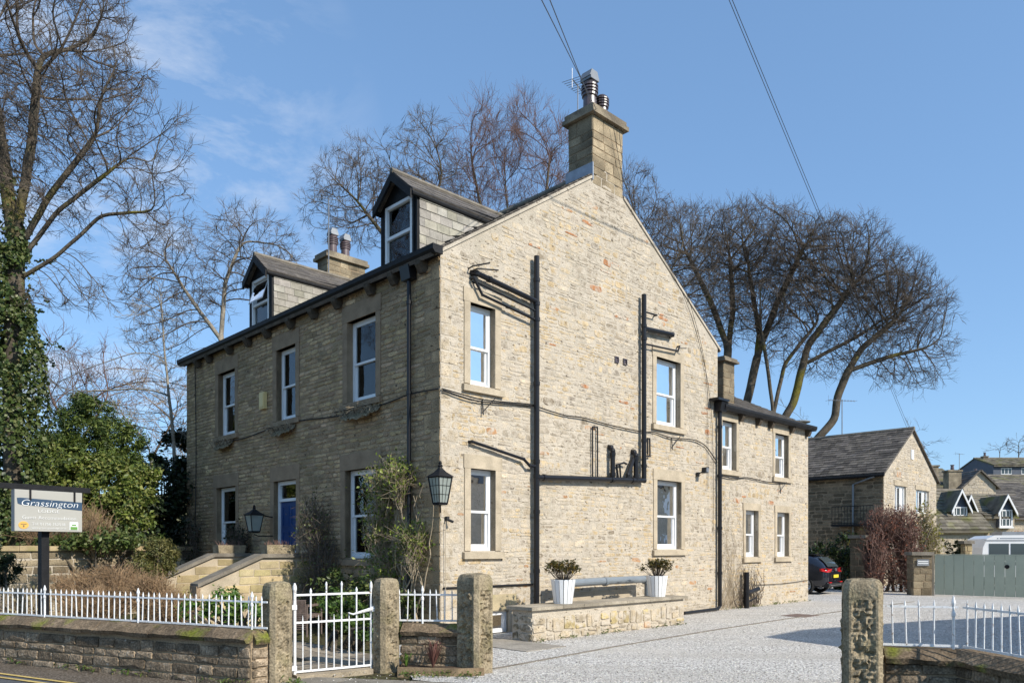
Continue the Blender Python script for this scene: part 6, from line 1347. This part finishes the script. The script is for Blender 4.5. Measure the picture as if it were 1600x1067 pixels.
# beech hedge
bl = [blob(1400, 850, 29.5, 42, 62, 1.0), blob(1380, 815, 29.5, 30, 30, .8), blob(1412, 820, 29.5, 30, 34, .8), blob(1368, 870, 29.0, 20, 55, .6), blob(1425, 880, 29.3, 24, 45, .7)]
bh = twigmass("beech_hedge", "twiggy red-brown beech hedge between the dark pier and gate pillar", base_of(1400, 29.5), bl, 1500, 'redtwig', 72, (.4, .9), .012, leafcols=[(.20, .07, .04), (.28, .11, .06), (.15, .06, .04)], nl=4000, ls=.075, group="shrubs by the cottage", cat="hedge")
m_ = MB(); g = np.random.default_rng(3); bb = np.array(base_of(1400, 29.5))
for px in (1362, 1372, 1384, 1396, 1408, 1420, 1432): p = np.array(base_of(px, 29.4 + g.random() * .3)) - bb; m_.tube([p, p + (g.normal() * .15, 0, 1.3), p + (g.normal() * .3, g.normal() * .2, 2.6)], [.06, .045, .015], 6)
m_.build("trunk", M['bark'], bh)
twigmass("forsythia", "yellow-green shrub against the sunlit cottage gable", base_of(1447, 31.5), [blob(1447, 820, 31.5, 18, 42, .5), blob(1452, 850, 31.3, 18, 30, .5)], 350, 'vine', 73, (.3, .7), .009, leafcols=[(.24, .22, .04), (.17, .18, .04), (.30, .25, .06)], nl=2200, ls=.08, group="shrubs by the cottage")
bush("evergreen_shrub", "dark ivy bush behind the car below the cottage wall", base_of(1310, 31.5), [blob(1325, 860, 31.5, 22, 26, .7), blob(1290, 880, 31.5, 40, 30, .6), blob(1325, 895, 31, 18, 35, .6)], 4500, .12, darkc + ivy[:2], 74)
m_ = MB(); q0 = np.array(base_of(1262, 33)); t = tag(empty("trellis", tuple(q0), TH + math.pi / 2), "dark wooden trellis panels against the shaded cottage wall", "trellis")
for k in range(12): m_ = MB(); m_.box((-4.2 + k * .42, 0, .05), (-4.15 + k * .42, .03, 2.15)); m_.build("slat", M['wood'], t)
for z in (.5, 1.0, 1.6, 2.1): m_ = MB(); m_.box((-4.3, -.03, z), (.6, -.002, z + .05)); m_.build("crossbar", M['wood'], t)

# ------------------------------------------------------------------ parked car (dark hatchback seen from behind)
cp = at(1304, 857, 28.0)
car = tag(empty("parked_car", (cp[0], cp[1], 0.004), R(140)), "dark navy hatchback parked beyond the corner of the house", "car")
# local: +x forward (front of car), rear at x=0, width along y
prof = [  # x, half width at beltline, z_low, z_belt, z_roof, half width at roof
    (-.02, .70, .42, .78, .80, .68), (.04, .84, .30, .86, .92, .76), (.16, .88, .24, .93, 1.10, .66), (.42, .90, .22, .95, 1.33, .60), (.68, .905, .22, .95, 1.43, .585), (1.3, .91, .2, .95, 1.475, .59), (2.0, .91, .2, .94, 1.46, .59), (2.5, .91, .2, .92, 1.36, .58), (3.0, .905, .2, .91, 1.06, .66), (3.25, .90, .2, .89, .93, .74), (3.8, .86, .22, .80, .84, .70), (4.1, .76, .28, .66, .70, .6), (4.2, .6, .36, .55, .57, .5)]
V = []; k = 12
for (x, hw, zl, zb, zr, hr) in prof:
    sec = [(-hw * .8, zl), (-hw * .97, zl + .10), (-hw, (zl + zb) / 2), (-hw * .985, zb), (-(hr + .03), zb + (zr - zb) * .86), (-hr * .82, zr), (hr * .82, zr), (hr + .03, zb + (zr - zb) * .86), (hw * .985, zb), (hw, (zl + zb) / 2), (hw * .97, zl + .10), (hw * .8, zl)]
    V += [(x, y, z) for y, z in sec]
n = len(prof); F_ = [(i * k + j, i * k + (j + 1) % k, (i + 1) * k + (j + 1) % k, (i + 1) * k + j) for i in range(n - 1) for j in range(k)] + [tuple(range(k))[::-1], tuple((n - 1) * k + j for j in range(k))]
m_ = MB(); m_.add(V, F_); body = m_.build("body", M['carpaint'], car, smooth=True)
md = body.modifiers.new("round", 'SUBSURF'); md.levels = 2; md.render_levels = 2
def rearz(z): return float(np.interp(z, [.42, .8, .92, 1.1, 1.33, 1.43], [-.03, -.02, .04, .16, .42, .62]))
def rpatch(name, m1, yz, off):
    mm_ = MB(); mm_.quad([(rearz(z) - off, y, z) for y, z in yz]); return mm_.build(name, m1, car)
rpatch("rear_window", M['carglass'], [(-.60, 1.0), (.60, 1.0), (.54, 1.16), (.50, 1.34), (-.50, 1.34), (-.54, 1.16)], .045)
for s_ in (-1, 1):
    P = [(.05, s_ * .38, .80), (-.005, s_ * .42, .92), (.045, s_ * .80, .955), (.22, s_ * .91, .93), (.20, s_ * .912, .84), (.03, s_ * .80, .80)]
    mm_ = MB(); mm_.add([(x - .045, y, z) for x, y, z in P] + [(x + .03, y * .98, z) for x, y, z in P], [tuple(range(6)), tuple(range(6, 12))[::-1]] + [(i, (i + 1) % 6, 6 + (i + 1) % 6, 6 + i) for i in range(6)]); mm_.build("tail_lamp", M['redlamp'], car)
    for x in (.78, 3.4):
        mm_ = MB(); ang = np.linspace(0, 2 * math.pi, 25)[:-1]
        prof_w = [(.22, -.10), (.30, -.11), (.325, -.07), (.325, .07), (.30, .11), (.22, .10)]; Vw = [(x + r * math.cos(a_), s_ * .80 + yy, .325 + r * math.sin(a_)) for r, yy in prof_w for a_ in ang]; mm_.add(Vw, [(i * 24 + j, i * 24 + (j + 1) % 24, (i + 1) * 24 + (j + 1) % 24, (i + 1) * 24 + j) for i in range(5) for j in range(24)]); wh = mm_.build("wheel", M['tyre'], car)
        mm_ = MB(); mm_.add([(x + r * math.cos(a_), s_ * (.80 + yy), .325 + r * math.sin(a_)) for r, yy in ((.235, .115), (.20, .10), (.05, .085)) for a_ in ang] , [(i * 24 + j, i * 24 + (j + 1) % 24, (i + 1) * 24 + (j + 1) % 24, (i + 1) * 24 + j) for i in (0,) for j in range(24)])
        for q in range(10): a_ = q * math.pi / 5 + .1 * (q % 2); mm_.tube([(x, s_ * .895, .325), (x + .21 * math.cos(a_), s_ * .905, .325 + .21 * math.sin(a_))], .02, 4)
        mm_.build("rim", M['rim'], wh)
    mm_ = MB(); mm_.add([(.85, s_ * .80, 1.0), (2.55, s_ * .80, .97), (2.25, s_ * .68, 1.33), (1.3, s_ * .66, 1.38), (.75, s_ * .68, 1.28)], [(0, 1, 2, 3, 4)]); mm_.build("side_window", M['carglass'], car)
mm_ = MB(); mm_.box((-.06, -.27, .60), (-.035, .27, .71)); mm_.build("number_plate", M['plate'], car)
mm_ = MB(); mm_.box((-.05, -.78, .27), (.2, .78, .40)); bp = mm_.build("bumper", M['plastic'], car)
mm_ = MB(); mm_.tube([(.0, -.78, .42), (-.06, -.5, .33), (-.06, .5, .33), (.0, .78, .42)], .014, 5); mm_.build("chrome_strip", M['rim'], bp)
for s_ in (-1, 1): mm_ = MB(); mm_.box((-.055, s_ * .6 - .14, .42), (-.02, s_ * .6 + .14, .455)); mm_.build("reflector", M['redlamp'], bp)
mm_ = MB(); mm_.add([(-.065, .055 * math.cos(q * math.pi / 6), .89 + .055 * math.sin(q * math.pi / 6)) for q in range(12)] + [(-.03, .055 * math.cos(q * math.pi / 6), .89 + .055 * math.sin(q * math.pi / 6)) for q in range(12)], [tuple(range(12))] + [(i, (i + 1) % 12, 12 + (i + 1) % 12, 12 + i) for i in range(12)]); mm_.build("badge", M['rim'], car)
mm_ = MB(); mm_.box((.55, -.5, 1.42), (.85, .5, 1.455)); mm_.build("spoiler", M['carpaint'], car)
# caravan
cv = at(1536, 857, 31.5); cvn = tag(empty("caravan", (cv[0], cv[1], 0), R(-12)), "white touring caravan parked behind the green gates", "caravan")
prof = [(0, .5), (-.05, 1.2), (.0, 1.7), (.14, 2.06), (.42, 2.2), (5.2, 2.24), (5.5, 1.9), (5.6, .5)]
m_ = MB(); m_.prism(prof, 0, 2.1, lambda x, z, y: (x, y, z)); m_.build("body", M['van'], cvn)
for (x0, x1) in ((.22, .95), (1.02, 2.6), (2.75, 4.2)): m_ = MB(); m_.box((x0, -.012, 1.18), (x1, -.001, 1.86)); m_.build("window", M['carglass'], cvn)
m_ = MB(); m_.box((.05, -.02, 1.98), (5.3, .0, 2.01)); m_.build("trim", M['alu'], cvn); m_ = MB(); m_.box((.9, .5, 2.2), (1.9, 1.6, 2.36)); m_.build("roof_box", M['alu'], cvn)
m_ = MB(); m_.tube([(2.8, -.02, .33), (2.8, .25, .33)], .33, 18); m_.build("wheel", M['tyre'], cvn)
m_ = MB(); m_.box((.62, -.006, 2.06), (1.5, -.001, 2.085)); m_.prism([(.50, 2.055), (.58, 2.055), (.54, 2.10)], -.006, -.001, lambda x, z, y: (x, y, z)); m_.build("side_marking", M['navy'], cvn)

# ------------------------------------------------------------------ overhead wires
def wire(a, b, sag, label):
    a, b = np.array(a), np.array(b); t_ = np.linspace(0, 1, 24)[:, None]; P = a + (b - a) * t_; P[:, 2] -= sag * 4 * (t_ * (1 - t_))[:, 0]; m_ = MB(); m_.tube(P, .0068, 5); tag(m_.build("overhead_wire", M['wire']), label, "wire", "overhead wires")
cht = loc2w(4.62, .1, 11.5)
for k, lab in enumerate(("left of two overhead wires running down to the gable chimney", "right of two overhead wires running down to the gable chimney")):
    A = np.array(loc2w(4.45 + k * .25, .0 + k * .2, 11.4 + k * .0)); B = at(846 + k * 13, 0, 9.5); wire(A, B + (B - A) * 1.2, .0, lab)
for k, lab in enumerate(("left of two overhead wires falling behind the right hand trees", "right of two overhead wires falling behind the right hand trees")):
    A = at(1417 + k * 3, 668, 36.5); B = at(1139 + k * 5, 0, 14); wire(A, B + (B - A) * .6, .0, lab)

# ------------------------------------------------------------------ right of frame: houses added as window reflections; house whose shadow lies on gravel
for (x, y, rz, lab) in ((31, 12, R(80), "terraced stone house farther along beyond the right edge"), (33, 23, R(80), "second terraced stone house beyond the right edge of the view")):
    t2 = tag(empty("terraced_house", (x, y, 0), rz), lab, "house")
    m_ = MB(); m_.box((0, -7, -.1), (9.6, 0, 5.6)); m_.prism([(-7, 5.6), (0, 5.6), (-3.5, 8.2)], 0, 9.6, lambda q, z, e: (e, q, z)); m_.build("wall", M['gmortar'], t2)
    m_ = MB(); slab(m_, (-.1, .2, 5.45), (9.7, .2, 5.45), (9.7, -3.5, 8.25), (-.1, -3.5, 8.25), .1); slab(m_, (-.1, -7.2, 5.45), (9.7, -7.2, 5.45), (9.7, -3.5, 8.25), (-.1, -3.5, 8.25), .1); m_.build("roof", M['slate'], t2)
    for wx in (1.2, 4.2, 7.2):
        for wz in (1.0, 3.6): m_ = MB(); frame4(m_, lambda u, o, z: (u, o, z), wx, wx + 1.1, wz, wz + 1.5, .0, .05, .08); m_.box((wx + .06, .005, wz + .06), (wx + 1.04, .02, wz + 1.44)); m_.build("window", M['white'], t2)
nb = tag(empty("neighbour_house", (12.4, 5.3, 0), R(29)), "neighbouring stone house beyond the right edge, its shadow falls on the gravel", "house")
m_ = MB(); m_.box((0, 0, -.1), (10, 6, 4.35)); m_.build("wall", M['gmortar'], nb)
m_ = MB(); m_.add([(-.1, -.1, 4.352), (10.1, -.1, 4.352), (10.1, 6.1, 4.352), (-.1, 6.1, 4.352), (3, 3, 7.2), (7, 3, 7.2)], [(0, 1, 5, 4), (1, 2, 5), (2, 3, 4, 5), (3, 0, 4), (3, 2, 1, 0)]); m_.build("roof", M['slate'], nb)
for x in (1.2, 4.4, 7.6):
    m_ = MB(); frame4(m_, lambda u, o, z: (u, 6 + o, z), x, x + 1.1, 1.2, 2.7, .0, .05, .08); m_.build("window", M['white'], nb); m_ = MB(); m_.box((x + .06, 6.005, 1.26), (x + 1.04, 6.02, 2.64)); m_.build("pane", M['carglass'], nb)
